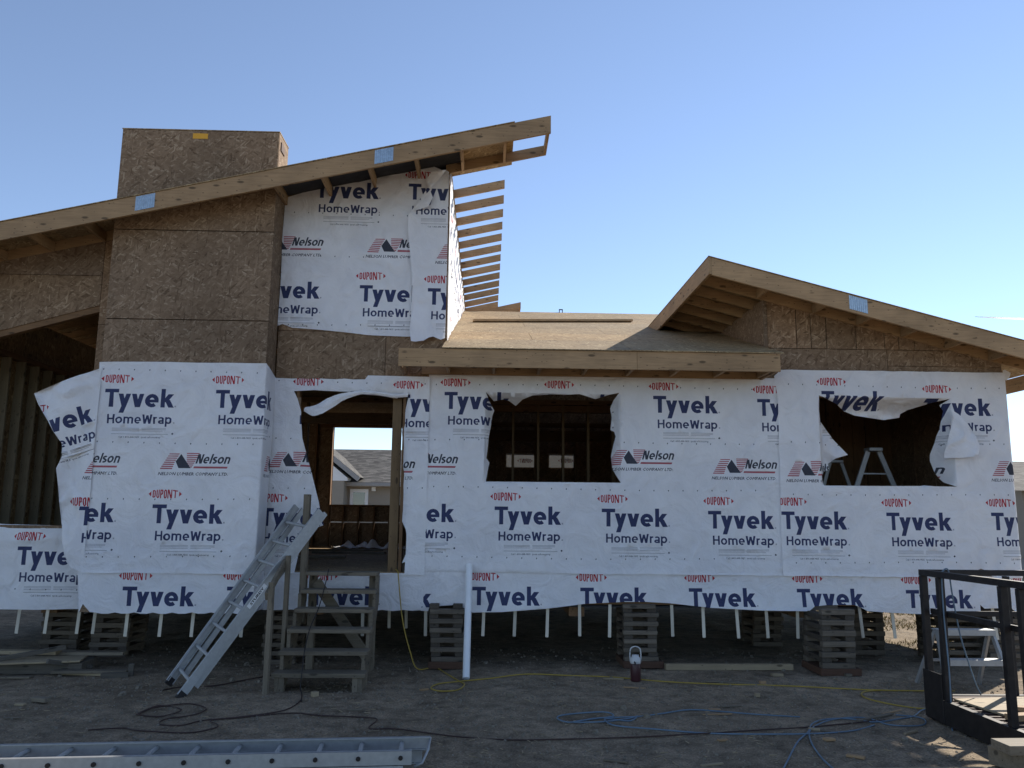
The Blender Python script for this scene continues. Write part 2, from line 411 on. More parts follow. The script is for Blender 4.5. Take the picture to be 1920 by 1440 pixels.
# left of the bump: board above a wide opening with a raked head, low wall below
OPX0, OPX1 = -7.35, -5.273
zh = lambda X: 4.663 + .288 * (X + 5.273)
panel(FW, [(-6.7, zh(-6.7)), (OPX1, zh(OPX1)), (OPX1, 5.08), (-6.7, 5.08)])
panel(FW, [(-8.0, zh(-8.0)), (-6.7, zh(-6.7)), (-6.7, UB(-6.7)), (-8.0, UB(-8.0))])
panel(FW, [(-6.7, 5.08), (OPX1, 5.08), (OPX1, UB(OPX1)), (-6.7, UB(-6.7))])
panel(FW, rect(OPX1, BX0 + .05, FL, 3.2)); panel(FW, rect(OPX1, BX0 + .05, 3.2, 4.40)); panel(FW, [(OPX1, 4.40), (BX0 + .05, 4.40), (BX0 + .05, UB(BX0)), (OPX1, UB(OPX1))])
panel(FW, rect(-8.0, -6.5, .69, 1.73)); panel(FW, rect(-6.5, BX0 + .05, .69, 1.73)); panel(FW, rect(-8.0, OPX0, 1.73, zh(-8.0) - .02))
bar('opening_header', 'dark_lumber_x', FW, (-8.0, .06, zh(-8.0) - .03), (OPX1, .06, zh(OPX1) - .03), .09, .10)
bx('opening_jamb', 'osb_side', FW, OPX1 - .002, OPX1 + .04, .014, .15, 1.74, zh(OPX1) - .06)
bx('sill_plate', 'dark_lumber_x', FW, -7.9, OPX1, .014, .15, 1.69, 1.728)
# door wall, tall part
DX0, DX1, DZ1 = -2.50, -1.05, 3.56                   # door opening
panel(FW, rect(BX1 + .012, DX0, FL, 3.45)); panel(FW, rect(DX1, XU, FL, 3.45)); panel(FW, rect(BX1 + .012, -1.40, DZ1, 4.36)); panel(FW, rect(-1.40, XU, DZ1, 4.36))
panel(FW, rect(BX1 + .012, XU, .80, FL - .002))
panel(FW, rect(BX1 + .012, XU, 4.36, 5.55)); panel(FW, [(BX1 + .012, 5.55), (XU, 5.55), (XU, 6.60), (BX1 + .012, 6.08)])
# middle and right part with two windows
W2 = (-.03, 1.775, 2.345, 3.545); W3 = (4.50, 6.32, 2.355, 3.55)
for x0, x1 in ((XU, W2[0]), (W2[1], 3.3), (3.3, W3[0]), (W3[1], XR)):
    panel(FW, rect(x0, x1, FL, 2.35)); panel(FW, rect(x0, x1, 2.35, 3.55))
for W in (W2, W3): panel(FW, rect(W[0], W[1], FL, W[2] - .04))
for x0, x1 in ((XU, 1.2), (1.2, 3.6), (3.6, XR)): panel(FW, rect(x0, x1, .86, FL - .002))
panel(FW, rect(XU, 1.9, 3.55, 4.02)); panel(FW, rect(1.9, 3.76, 3.55, 4.02))
GU = lambda X: ZG(X) - .10
GX = 3.81
panel(FW, rect(3.76, 5.5, 3.55, 4.225)); panel(FW, rect(5.5, XR, 3.55, 4.0))
panel(FW, [(5.5, 4.0), (XR, 4.0), (XR, GU(XR)), (6.55, 4.225), (5.5, 4.225)])
gl = [GX + .03, 4.247, 4.449, 4.666, 5.079, 5.476, 5.674, 5.90]
for a, b in zip(gl[:-1], gl[1:]):
    zt = GU(a) - .01
    panel(FW, [(a, 4.225), (b, 4.225), (b, GU(b)), (a, GU(a))], g=.005)
panel(FW, [(5.90, 4.225), (6.9, 4.225), (6.9, GU(6.9)), (5.90, GU(5.90))])
bx('corner_board', 'osb_side', FW, GX - .012, GX + .028, -.014, .02, 4.23, GU(GX) - .02)
for X in [DX0 - .05, DX1 + .05] + [W2[0] - .04, W2[1] + .04, W3[0] - .04, W3[1] + .04]:
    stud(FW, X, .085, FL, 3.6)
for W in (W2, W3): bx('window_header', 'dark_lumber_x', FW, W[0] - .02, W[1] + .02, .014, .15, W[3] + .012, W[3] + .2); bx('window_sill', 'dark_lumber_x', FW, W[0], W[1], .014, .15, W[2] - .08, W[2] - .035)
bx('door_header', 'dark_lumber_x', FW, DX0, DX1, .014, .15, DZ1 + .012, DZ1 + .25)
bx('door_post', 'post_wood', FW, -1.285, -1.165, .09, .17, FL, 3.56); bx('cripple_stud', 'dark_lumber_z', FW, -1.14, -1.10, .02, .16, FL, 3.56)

# chimney bump ----------------------------------------------------------------
CH = empty('chimney_chase', parent=HOUSE)
zs = [.69, 1.94, 3.16, 4.38, 5.59, 6.2, 7.0]
for i in range(4): panel(CH, rect(BX0, BX1, zs[i], zs[i + 1]), BY, g=.006)
panel(CH, rect(BX0, BX1, 5.59, 7.0), BY, g=.006)
for i in range(4): spanel(CH, [(BY + .012, zs[i]), (0.0, zs[i]), (0.0, zs[i + 1]), (BY + .012, zs[i + 1])], BX1 - .001)
spanel(CH, [(BY + .012, 5.59), (.04, 5.59), (.04, 7.0), (BY + .012, 7.0)], BX1 - .001)
spanel(CH, [(BY + .012, .69), (0.0, .69), (0.0, 7.0), (BY + .012, 7.0)], BX0 + .012)
panel(CH, rect(BX0 + .012, BX1 - .012, 5.6, 7.0), .03); bx('cap_sheet', 'osb_roof', CH, BX0 - .004, BX1 + .004, BY - .004, .045, 7.001, 7.012)
p = xz(376, 255, BY); bx('paper_tag', 'orange_sticker', CH, p[0] - .10, p[0] + .10, BY - .004, BY - .001, p[1] - .04, p[1] + .035)
bx('side_tag', 'red_pad', CH, BX1 + .0, BX1 + .012, -.36, -.18, 6.78, 6.9)

# side and back walls --------------------------------------------------------
SW = empty('tall_side_wall', parent=HOUSE)
for a, b in ((.02, 2.44), (2.44, 4.88), (4.88, 7.32), (7.32, 8.65)):
    spanel(SW, [(a, 3.6), (b, 3.6), (b, ZU(XU) - .01), (a, ZU(XU) - .01)], XU)
RW = empty('right_wall', parent=HOUSE)
for a, b in ((.012, 2.44), (2.44, 4.88), (4.88, 7.32), (7.32, YB)):
    spanel(RW, rect(a, b, .69, 2.4), XR); spanel(RW, rect(a, b, 2.4, 4.05), XR)
LW = empty('left_wall', parent=HOUSE)
for a, b in ((.012, 2.44), (2.44, 4.88), (4.88, 7.32), (7.32, YB)):
    spanel(LW, rect(a - .003, b + .003, .69, 2.606), XL, mat='osb_roof'); spanel(LW, rect(a, b, 2.6, UB(XL)), XL, mat='osb_roof')
for k in range(21): stud(LW, XL + .07, .25 + .406 * k, FL, 4.28, 'y', 'pale_stud')
bx('top_plate', 'dark_lumber_y', LW, XL + .001, XL + .14, .1, YB - .1, 4.28, 4.36)
BW = empty('back_wall', parent=HOUSE)
bo0, bo1 = PY(628, 802, YB), PY(753, 947, YB)         # daylight opening seen through the door
BO = (bo0.x, bo1.x, bo1.z, bo0.z)
sm = []
for a, b in (((950, 852), (1003, 876)), ((1030, 852), (1076, 876))):
    p, q = PY(*a, YB), PY(*b, YB); sm.append((p.x, q.x, q.z, p.z))
def bpan(x0, x1, z0, z1):
    if x1 - x0 > .01 and z1 - z0 > .01: panel(BW, rect(x0, x1, z0, z1), YB - .011, g=(.0025 if abs(x0 - BO[0]) < .01 else .0))
bpan(XL, BO[0], .69, 2.6); bpan(XL, BO[0], 2.6, UB(XL)); bpan(BO[0], BO[1], .69, BO[2] - .42); bpan(BO[0], BO[1], BO[2] - .40, BO[2]); bpan(BO[0], BO[1], BO[3], 5.4)
bpan(BO[1], XU, .69, 2.6); bpan(BO[1], XU, 2.6, 5.4); bpan(XL, BO[0], UB(XL), 5.4); bpan(XL + 3, XU, 5.4, 6.3)
bpan(XU, sm[0][0], .69, 4.0); bpan(sm[1][1], XR, .69, 4.0); bpan(sm[0][0], sm[1][1], .69, sm[0][2]); bpan(sm[0][0], sm[1][1], sm[0][3], 4.0)
bpan(sm[0][1], sm[1][0], sm[0][2], sm[0][3]); bpan(XU, XR, 4.0, 5.2); bpan(XU, XR, 5.2, 6.3)
for k in range(13):
    X = XL + .3 + .406 * k
    if X < BO[0] - .02: stud(BW, X, YB - .09, FL, 4.3)
for k in range(6): stud(BW, BO[0] + .30 + .36 * k, YB - .09, FL, BO[2] - .05)
bx('rough_sill', 'dark_lumber_x', BW, BO[0], BO[1], YB - .16, YB - .013, BO[2] - .045, BO[2] - .005)
bx('window_header', 'dark_lumber_x', BW, BO[0] - .3, BO[1] + .3, YB - .16, YB - .013, BO[3] + .003, BO[3] + .28)
stud(BW, BO[0] - .03, YB - .09, FL, 4.3)

# partitions inside ----------------------------------------------------------
PT = empty('interior_partition', parent=HOUSE)
for k in range(11):
    X = XU + .2 + .406 * k
    stud(PT, X, 2.3, FL, 3.7, mat='post_wood')
    if k % 2: stud(PT, X + .15, 5.6, FL, 3.7)
bx('top_plate', 'dark_lumber_x', PT, XU + .02, 3.85, 2.23, 2.37, 3.70, 3.78); bx('bottom_plate', 'dark_lumber_x', PT, XU + .02, 3.85, 2.23, 2.37, FL, FL + .04)
bx('header', 'dark_lumber_x', PT, XU + .1, 3.7, 2.24, 2.36, 3.58, 3.69)
bx('top_plate', 'dark_lumber_x', PT, XU + .02, 3.85, 5.53, 5.67, 3.70, 3.78); bx('header', 'dark_lumber_x', PT, XU + .1, 3.7, 5.5, 5.54, 3.4, 3.62)
PT2 = empty('boarded_partition', parent=HOUSE)
for k in range(14):
    X = 3.9 + .228 * k; bx('wall_board', 'dark_lumber_z', PT2, X + .004, X + .222, 3.2 + .006 * (k % 3), 3.24, FL, 4.0)
spanel(PT2, rect(.1, YB - .1, FL, 4.3), 3.9)
spanel(PT2, rect(.2, YB - .1, FL, 4.0), XU + .01)
PT3 = empty('hall_frame', parent=HOUSE)
for X in (-4.15, -3.75, -3.32): stud(PT3, X, 4.2, FL, 3.95)
bx('header', 'dark_lumber_x', PT3, -4.3, -1.0, 4.12, 4.28, 3.56, 3.76); bx('top_plate', 'dark_lumber_x', PT3, -4.3, -.7, 4.13, 4.27, 3.96, 4.04)
bx('ceiling_sheet', 'osb_roof', PT3, -4.3, XU - .03, .2, YB - .2, 4.06, 4.08)

# tall roof ---------------------------------------------------------------------
UR = empty('tall_roof', parent=HOUSE)
def slope_panel(parent, x0, x1, y0, y1, zf, t=.011, name='roof_panel'):
    g = .0025; x0 += g; x1 -= g; y0 += g; y1 -= g
    m = MB().add([(x0, y0, zf(x0)), (x1, y0, zf(x1)), (x1, y1, zf(x1)), (x0, y1, zf(x0)), (x0, y0, zf(x0) + t), (x1, y0, zf(x1) + t), (x1, y1, zf(x1) + t), (x0, y1, zf(x0) + t)],
                 [(0, 3, 2, 1), (4, 5, 6, 7), (0, 1, 5, 4), (1, 2, 6, 5), (2, 3, 7, 6), (3, 0, 4, 7)])
    return m.build(name, 'osb_roof', parent)
UE = .30
y_edges = [-.885, .45, 2.2, 4.64, 7.08, 9.25]
for i in range(7):
    for j in range(5):
        x1 = (UE if j == 0 else XU + .03) - 1.22 * i; x0 = max(x1 - 1.22, -8.6)
        if x1 > -8.5: slope_panel(UR, x0, x1, y_edges[j], y_edges[j + 1], lambda x: ZU(x) + .003)
def rake(parent, zf, x0, x1, y, h, t=.038, mat='lumber_x', name='rafter'):
    """sloping board with plumb-cut ends standing on edge, front face at y"""
    return MB().extr([(x0, zf(x0) - h), (x1, zf(x1) - h), (x1, zf(x1)), (x0, zf(x0))], (0, y, 0), (1, 0, 0), (0, 0, 1), (0, 1, 0), t).build(name, mat, parent)
cuts = [-8.6] + [PY(272, 380, -.87).x, PY(720, 293, -.87).x] + [.774]
for a, b in zip(cuts[:-1], cuts[1:]): rake(UR, ZU, a + .001, b - .001, -.87, .24, name='rake_board')
def nail_plate(parent, x, y, zf, h, wd=.24):
    m = MB(); n = 9; c = zf(x); sl_ = (zf(x + .5) - zf(x - .5))
    for k in range(n):
        a = x - wd / 2 + wd * k / n; b = a + wd / n * .5; e = a + wd / n
        za, zb, ze = (zf(a) - .012, zf(b) - .012, zf(e) - .012)
        m.add([(a, y - .002, za), (b, y - .009, zb), (e, y - .002, ze), (a, y - .002, za - h), (b, y - .009, zb - h), (e, y - .002, ze - h)], [(0, 3, 4, 1), (1, 4, 5, 2)])
    return m.build('nail_plate', 'galvanized', parent)
nail_plate(UR, cuts[1], -.871, ZU, .19); nail_plate(UR, cuts[2], -.871, ZU, .19)
rake(UR, ZU, -8.6, -2.45, -.005, .14, mat='lumber_x', name='gable_rafter'); rake(UR, ZU, XU - .04, .77, -.005, .14, mat='lumber_x', name='gable_rafter')
for X in (-6.6, -5.98, -5.3, -2.86, -2.25, -1.64, -1.03, -.42, .16, .735):
    if not (BX0 < X < BX1 - .05): bx('lookout', 'lumber_y', UR, X, X + .036, -.83, -.007, ZU(X) - .14, ZU(X) - .012)
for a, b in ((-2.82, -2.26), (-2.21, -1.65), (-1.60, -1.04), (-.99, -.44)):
    MB().add([(a, -.82, ZU(a) - .006), (b, -.82, ZU(b) - .006), (b, .30, ZU(b) - .006), (a, .30, ZU(a) - .006)], [(0, 3, 2, 1)]).build('dark_bay_sheet', 'dark_sheeting', UR)  # dark flat sheets close under the roof panels, between the lookouts
for k in range(13): rake(UR, ZU, -8.6, .205, .931 + .598 * k, .13)
rake(UR, ZU, -3.0, .77, 8.62, .14, name='gable_rafter'); rake(UR, ZU, -3.0, .774, 9.2, .20, name='rake_board')
for X in (.16, .735): bx('lookout', 'lumber_y', UR, X, X + .036, 8.66, 9.2, ZU(X) - .14, ZU(X) - .012)

# middle roof -----------------------------------------------------------------------
MR = empty('middle_roof', parent=HOUSE)
RY = 7.25
def mpanel(x0, x1, y0, y1, back=False):
    g = .0025; x0 += g; x1 -= g; y0 += g; y1 -= g; zf = (lambda y: ZM(2 * RY - y)) if back else ZM
    MB().add([(x0, y0, zf(y0)), (x1, y0, zf(y0)), (x1, y1, zf(y1)), (x0, y1, zf(y1)), (x0, y0, zf(y0) + .012), (x1, y0, zf(y0) + .012), (x1, y1, zf(y1) + .012), (x0, y1, zf(y1) + .012)],
             [(0, 3, 2, 1), (4, 5, 6, 7), (0, 1, 5, 4), (1, 2, 6, 5), (2, 3, 7, 6), (3, 0, 4, 7)]).build('roof_panel', 'osb_roof', MR)
ye = [-.705, .46, 1.62, 2.78, 3.94, 5.1, 6.26, RY]
for j in range(7):
    off = 0 if j % 2 == 0 else 1.22
    xs_ = [XU + .004] + [XU + 2.44 * k + off for k in range(5) if XU + .1 < XU + 2.44 * k + off] ; xend = 3.80 if j < 3 else XR - .1
    if j == 0: xs_[0] = XU - .0
    xs_ = [x for x in xs_ if x < xend - .1] + [xend]
    for a, b in zip(xs_[:-1], xs_[1:]): mpanel(a, b, ye[j], ye[j + 1])
for j in range(3): mpanel(XU + .004, XR - .1, RY + j * .9, RY + (j + 1) * .9, True)
bx('fascia_board', 'lumber_x', MR, -1.147, 1.9, -.68, -.642, 3.772, 4.006, bevel=.002); bx('fascia_board', 'lumber_x', MR, 1.903, 3.757, -.68, -.642, 3.772, 4.006, bevel=.002)
bx('end_return', 'lumber_y', MR, 3.70, 3.738, -.64, -.016, 3.775, 4.0); bx('end_return', 'lumber_y', MR, -1.14, -1.102, -.64, -.016, 3.775, 4.0)
bx('soffit_ledger', 'lumber_x', MR, -.9, 3.69, -.055, -.016, 3.78, 3.90); bx('sub_fascia', 'lumber_x', MR, -1.09, 3.69, -.64, -.602, 3.80, 4.0)
for k in range(8): bx('rafter_tail', 'lumber_y', MR, -.55 + .6 * k, -.512 + .6 * k, -.60, -.06, 3.79, 3.93)
def on_mid(px, py):
    d = _ray(px, py); t = (4.03 + MS * (.68 + CAM.y) - CAM.z) / (d.z - MS * d.y); return CAM + d * t

# right roof ---------------------------------------------------------------------------
GR = empty('right_roof', parent=HOUSE)
GE = 7.80
for j, (y0, y1) in enumerate(((-.725, 1.7), (1.7, 4.1), (4.1, 6.5), (6.5, YB + .4))):
    for i in range(5):
        x0 = 2.85 + 1.22 * i; x1 = min(x0 + 1.22, GE)
        if j > 1 and i < 2: continue
        slope_panel(GR, x0, x1, y0, y1, lambda x: ZG(x) + .003)
gc = PY(1605, 567, -.71).x
rake(GR, ZG, 2.895, gc - .001, -.71, .232, name='rake_board'); rake(GR, ZG, gc + .001, GE, -.71, .232, name='rake_board'); nail_plate(GR, gc + .03, -.711, ZG, .185)
bx('high_fascia', 'lumber_y', GR, 2.855, 2.893, -.71, 3.3, ZG(2.855) - .232, ZG(2.855) - .002)
rake(GR, ZG, 2.895, GE, -.03, .14, mat='lumber_x', name='gable_rafter')
for k in range(1, 6): rake(GR, ZG, 2.895, 4.4, -.03 + .5 * k, .14, name='rafter')
for X in (3.70, 4.47, 5.08, 5.69, 6.3, 6.9, 7.5): bx('lookout', 'lumber_y', GR, X, X + .036, -.67, -.032, ZG(X) - .15, ZG(X) - .018)
bx('low_fascia', 'lumber_y', GR, GE + .002, GE + .04, -.71, YB + .3, ZG(GE) - .21, ZG(GE))
spanel(GR, [(.02, 4.1), (2.2, ZM(2.2) - .1), (2.2, GU(GX)), (.02, GU(GX))], GX, name='gable_side_panel', sgn=1)

# strips hanging below the floor --------------------------------------------------------
SP = empty('hanging_straps', parent=HOUSE)
def strap(px, Y, lean=0.0, z0=.37):
    p = PY(px, 1170, Y); o = MB().beam((p.x, Y + .02, .95), (p.x + lean, Y + .02, z0), .04, .009, (0, 1, 0)).build('strap', 'strap_wood', SP); return o
for px in (35, 88, 148, 178 + 0): strap(px, .02, -.03)
for px in (238, 302, 362, 455): strap(px, -.40, -.02, .40)
for px in (503, 678, 797, 908, 967, 1028, 1087, 1145, 1260, 1319, 1381, 1437, 1498, 1612, 1673, 1735, 1862):
    strap(px, .02, rnd.uniform(-.02, .03) + (.05 if px > 1550 else 0), .37 + rnd.uniform(-.01, .01))
for px in (728, 760): strap(px, .5, .01, .4)

# ------------------------------------------------------------------ house wrap
_gc = {}
def glyphs(text, bold=0.0, shear=0.0, res=3):
    """closed outlines of a line of text, cap height 1, starting at x = 0"""
    key = (text, bold, shear, res)
    if key in _gc: return _gc[key]
    def contours(t):
        c = bpy.data.curves.new('t', 'FONT'); c.body = t; c.resolution_u = res; c.offset = bold; c.shear = shear; c.size = 1.0
        o = bpy.data.objects.new('t', c); COL.objects.link(o); dg = bpy.context.evaluated_depsgraph_get(); dg.update()
        me = o.evaluated_get(dg).to_mesh(); V = [v.co.copy() for v in me.vertices]
        bm = bmesh.new(); bm.from_mesh(me); bmesh.ops.remove_doubles(bm, verts=bm.verts, dist=1e-5)
        nxt = {}
        for e in bm.edges:
            if len(e.link_faces) == 1:
                a, b = e.verts; nxt.setdefault(a.index, []).append(b.index); nxt.setdefault(b.index, []).append(a.index)
        bm.verts.ensure_lookup_table(); P = {v.index: (v.co.x, v.co.y) for v in bm.verts}; out = []; seen = set()
        for st in list(nxt):
            if st in seen: continue
            loop = [st]; seen.add(st); cur = st
            while True:
                c2 = [k for k in nxt[cur] if k not in seen]
                if not c2: break
                cur = c2[0]; seen.add(cur); loop.append(cur)
            if len(loop) > 2: out.append([P[k] for k in loop])
        bm.free(); o.to_mesh_clear() if hasattr(o, 'to_mesh_clear') else None
        bpy.data.objects.remove(o); bpy.data.curves.remove(c); return out
    H = contours('H'); ys = [p[1] for q in H for p in q]; h = max(ys) - min(ys); y0 = min(ys)
    L = contours(text); x0 = min(p[0] for q in L for p in q)
    L = [[((p[0] - x0) / h, (p[1] - y0) / h) for p in q] for q in L]
    w_ = max(p[0] for q in L for p in q); _gc[key] = (L, w_); return _gc[key]
# drawn letters: every stroke is its own closed outline (cap height 1, lower case .74)
def st(pts, w_):
    """outline of a thick line"""
    n = len(pts); L_, R_ = [], []
    for i, p in enumerate(pts):
        a, b = pts[max(i - 1, 0)], pts[min(i + 1, n - 1)]; dx, dy = b[0] - a[0], b[1] - a[1]; l = math.hypot(dx, dy) or 1
        nx, ny = -dy / l * w_ / 2, dx / l * w_ / 2
        if 0 < i < n - 1:
            u, v = pts[i - 1], pts[i + 1]; d1 = math.atan2(p[1] - u[1], p[0] - u[0]); d2 = math.atan2(v[1] - p[1], v[0] - p[0])
            k = 1 / max(.5, abs(math.cos((d2 - d1) / 2))); nx *= k; ny *= k
        L_.append((p[0] + nx, p[1] + ny)); R_.append((p[0] - nx, p[1] - ny))
    return L_ + R_[::-1]
def dg(x0, y0, x1, y1, w_): return [(x0 - w_ / 2, y0), (x0 + w_ / 2, y0), (x1 + w_ / 2, y1), (x1 - w_ / 2, y1)]
def ac(cx, cy, rx, ry, a0, a1, n=9): return [(cx + rx * math.cos(R(a0 + (a1 - a0) * k / n)), cy + ry * math.sin(R(a0 + (a1 - a0) * k / n))) for k in range(n + 1)]
def letter(c, w_):
    h = .74; m_ = h / 2; q = w_ / 2; rx, ry = .22, h / 2 - q; d = w_ * 1.12
    if c == 'T': return [[(0, 1 - w_), (.66, 1 - w_), (.66, 1), (0, 1)], dg(.33, 0, .33, 1 - w_ * .5, w_)], .66
    if c == 'y': return [dg(q, h, .27, .06, d), dg(.56 - q, h, .16, -.32, d)], .56
    if c == 'v': return [dg(q, h, .275, 0, d), dg(.57 - q, h, .295, 0, d)], .57
    if c == 'e': return [st(ac(rx + q, m_, rx, ry, 0, 310, 14), w_), st([(q, m_ - .02), (2 * rx + q * 1.9, m_ - .02)], w_ * .78)], 2 * rx + w_
    if c == 'k': return [dg(q, 0, q, 1.03, w_), dg(w_ * .9, .30, .47, h, d * 1.15), dg(w_ * 1.5, .42, .50, 0, d * 1.15)], .56
    if c == 'H': return [dg(q, 0, q, 1, w_), dg(.66 - q, 0, .66 - q, 1, w_), st([(w_ * .6, .52), (.66 - w_ * .6, .52)], w_)], .66
    if c == 'o': return [st(ac(rx + q, m_, rx, ry, 0, 185, 9), w_), st(ac(rx + q, m_, rx, ry, 180, 365, 9), w_)], 2 * rx + w_
    if c == 'm': return [dg(q, 0, q, h, w_), st([(q, h - .2)] + ac(q + .18, h - q - .14, .18, .14, 170, 0, 6) + [(q + .36, 0)], w_), st([(q + .36, h - .2)] + ac(q + .54, h - q - .14, .18, .14, 170, 0, 6) + [(q + .72, 0)], w_)], .72 + w_
    if c == 'n': return [dg(q, 0, q, h, w_), st([(q, h - .22)] + ac(q + .18, h - q - .15, .18, .15, 170, 0, 6) + [(q + .36, 0)], w_)], .36 + w_
    if c == 'r': return [dg(q, 0, q, h, w_), st([(q, h - .25)] + ac(q + .20, h - q - .15, .19, .15, 165, 75, 5), w_)], .25 + w_
    if c == 'W': return [dg(q, 1, .24, 0, d), dg(.46, .92, .25, 0, d), dg(.46, .92, .67, 0, d), dg(.92 - q, 1, .68, 0, d)], .92
    if c == 'a': return [st([(.05, h - .16)] + ac(.21, h - q - .14, .18, .14, 125, 0, 6) + [(.39, 0)], w_), st(ac(.21, .2, .19, .2 - q, 60, 190, 6), w_), st(ac(.21, .2, .19, .2 - q, 180, 330, 6), w_)], .39 + q
    if c == 'p': return [dg(q, -.3, q, h, w_), st(ac(rx + q, m_, rx, ry, 150, -10, 8), w_), st(ac(rx + q, m_, rx, ry, 0, -150, 8), w_)], 2 * rx + w_
    if c == 'l': return [dg(q, 0, q, 1.03, w_)], w_
    if c == 's': return [st(ac(.2, h - q - .13, .16, .13, 40, 190, 6) + [(.2, m_)] + ac(.2, q + .13, .16, .13, 90, -140, 8)[1:], w_)], .40
    if c == 'N': return [dg(q, 0, q, 1, w_), dg(.62 - q, 0, .62 - q, 1, w_), dg(w_ * .75, 1, .62 - w_ * .75, 0, w_ * 1.3)], .62
    if c == 'D': return [dg(q, 0, q, 1, w_), st([(q, 1 - q), (.20, 1 - q), (.30, 1 - q - .08), (.33, .75), (.33, .25), (.30, q + .08), (.20, q), (q, q)], w_)], .42
    if c == 'U': return [st([(q, 1), (q, .22), (q + .05, q + .05), (.20, q), (.35 - q, q + .05), (.40 - q, .22), (.40 - q, 1)], w_)], .40
    if c == 'P': return [dg(q, 0, q, 1, w_), st([(q, 1 - q), (.22, 1 - q), (.32, 1 - q - .06), (.33, .72), (.30, .52), (.20, .47), (q, .47)], w_)], .40
    if c == 'O': return [st([(.40 - q, .5), (.40 - q, .78), (.35 - q, 1 - q - .05), (.20, 1 - q), (q + .05, 1 - q - .05), (q, .78), (q, .5)], w_), st([(q, .52), (q, .22), (q + .05, q + .05), (.20, q), (.35 - q, q + .05), (.40 - q, .22), (.40 - q, .52)], w_)], .40
    return [], .25
def drawn(text, w_, gap=.09):
    out, x = [], 0.0
    for c in text:
        P_, adv = letter(c, w_); kern = -.10 if c in 'T' else (-.03 if c in 'yvr' else 0)
        if text == 'DUPONT' and c == 'T': kern = 0
        for p in P_: out.append([(x + a, b) for a, b in p])
        x += adv + gap + kern
    return out, x - gap
def put_drawn(out, col, text, x, z, width, cap, w_, shear=0.0, gap=.09, warp=None):
    L, tw = drawn(text, w_, gap)
    for q in L:
        pts = [((a + shear * b) / tw * width, b * cap) for a, b in q]
        if warp: pts = [warp(a, b) for a, b in pts]
        out.append((col + 10, [(x + a, z + b) for a, b in pts]))
NAVY, RED, SLATE, GREY, ROSE = 1, 2, 3, 4, 5
def put_text(out, col, text, x, z, width, cap, bold, shear=0.0, res=3, warp=None):
    L, w_ = glyphs(text, bold, shear, res)
    for q in L:
        pts = [(p[0] / w_ * width, p[1] * cap) for p in q]
        if warp: pts = [warp(a, b) for a, b in pts]
        out.append((col, [(x + a, z + b) for a, b in pts]))
def put_rect(out, col, x0, x1, z0, z1): out.append((col, [(x0, z0), (x1, z0), (x1, z1), (x0, z1)]))
def logo_oval(out, cx, cz):
    a, h = .155, .112
    def wp(x, y):
        u = (x - a) / (a * 1.12); k = .58 + .42 * math.sqrt(max(0, 1 - u * u)); return (x, h / 2 + (y - h / 2) * k)
    put_drawn(out, RED, 'DUPONT', cx - a, cz - h / 2, 2 * a, h, .145, 0, .085, wp)
    for s in (-1, 1): out.append((RED, [(cx + s * .205, cz), (cx + s * .172, cz - .032), (cx + s * .172, cz + .032)]))
def block(out, x, z, oval=True, sub=True):
    """one repeat of the maker's print; x, z = left foot of the big T"""
    if oval: logo_oval(out, x + .145, z + .362)
    put_drawn(out, NAVY, 'Tyvek', x, z, .86, .232, .20, 0, .095)
    put_rect(out, GREY, x + .885, x + .905, z + .005, z + .025)
    if sub:
        put_drawn(out, NAVY, 'HomeWrap', x + .055, z - .21, .81, .118, .165, 0, .10)
        put_rect(out, GREY, x + .885, x + .903, z - .205, z - .187)
        for k, zz in enumerate((.268, .283, .301)):
            put_rect(out, GREY, x + .125, x + .47, z - zz - .005, z - zz + .002); put_rect(out, GREY, x + .50, x + (.80 if k < 2 else .76), z - zz - .005, z - zz + .002)
        put_rect(out, SLATE, x + .125, x + .83, z - .345, z - .341)
        out.append((SLATE, [(x + .885, z - .35), (x + .90, z - .335), (x + .885, z - .32), (x + .870, z - .335)]))
        put_text(out, SLATE, 'Call 1-800-448-9835  tyvek.ca/homewrap', x + .22, z - .393, .52, .022, .012, 0, 1)
def lumber_logo(out, x, z):
    """second print; x, z = lower left of the small line of text"""
    u = .00198
    def P(a, b): return (x + (a - 1020) * u, z + (1138 - b) * u)
    for k in range(8):
        y0 = 1000 + k * 13; y1 = y0 + 6 + k * .3
        lx = lambda y: 1085 - (y - 1000) * .56
        rx = lambda y: 1153 - (y - 1000) * .56 if y < 1050 else 1124 - (y - 1050) * .32
        out.append((ROSE, [P(lx(y0), y0), P(rx(y0) - 2, y0), P(rx(y1) - 2, y1), P(lx(y1), y1)]))
        a0, a1 = 995 + k * 12.2, 995 + k * 12.2 + 6.5
        l2 = lambda y: 1192 + (y - 995) * .05; r2 = lambda y: 1275 - (y - 995) * .5
        out.append((ROSE, [P(l2(a0), a0), P(r2(a0), a0), P(r2(a1), a1), P(l2(a1), a1)]))
    out.append((SLATE, [P(1160, 1003), P(1191, 1048), P(1222, 1092), P(1146, 1092), P(1126, 1050)]))
    put_drawn(out, SLATE, 'Nelson', P(1250, 0)[0], P(0, 1062)[1], 212 * u, 60 * u, .175, .26, .08)
    out.append((ROSE, [P(1243, 1080), P(1456, 1080), P(1451, 1092), P(1238, 1092)]))
    put_text(out, SLATE, 'NELSON LUMBER COMPANY LTD.', x, z, 440 * u, 20 * u, .022, .25, 1)
def staples(out, x0, x1, z, seed=0, sp=.195):
    k = 0; x = x0 + .05
    while x < x1:
        zz = z + .012 * math.sin(x * 1.3 + seed); out.append((SLATE, [(x - .009, zz), (x, zz - .013), (x + .007, zz + .004), (x, zz + .012)])); x += sp

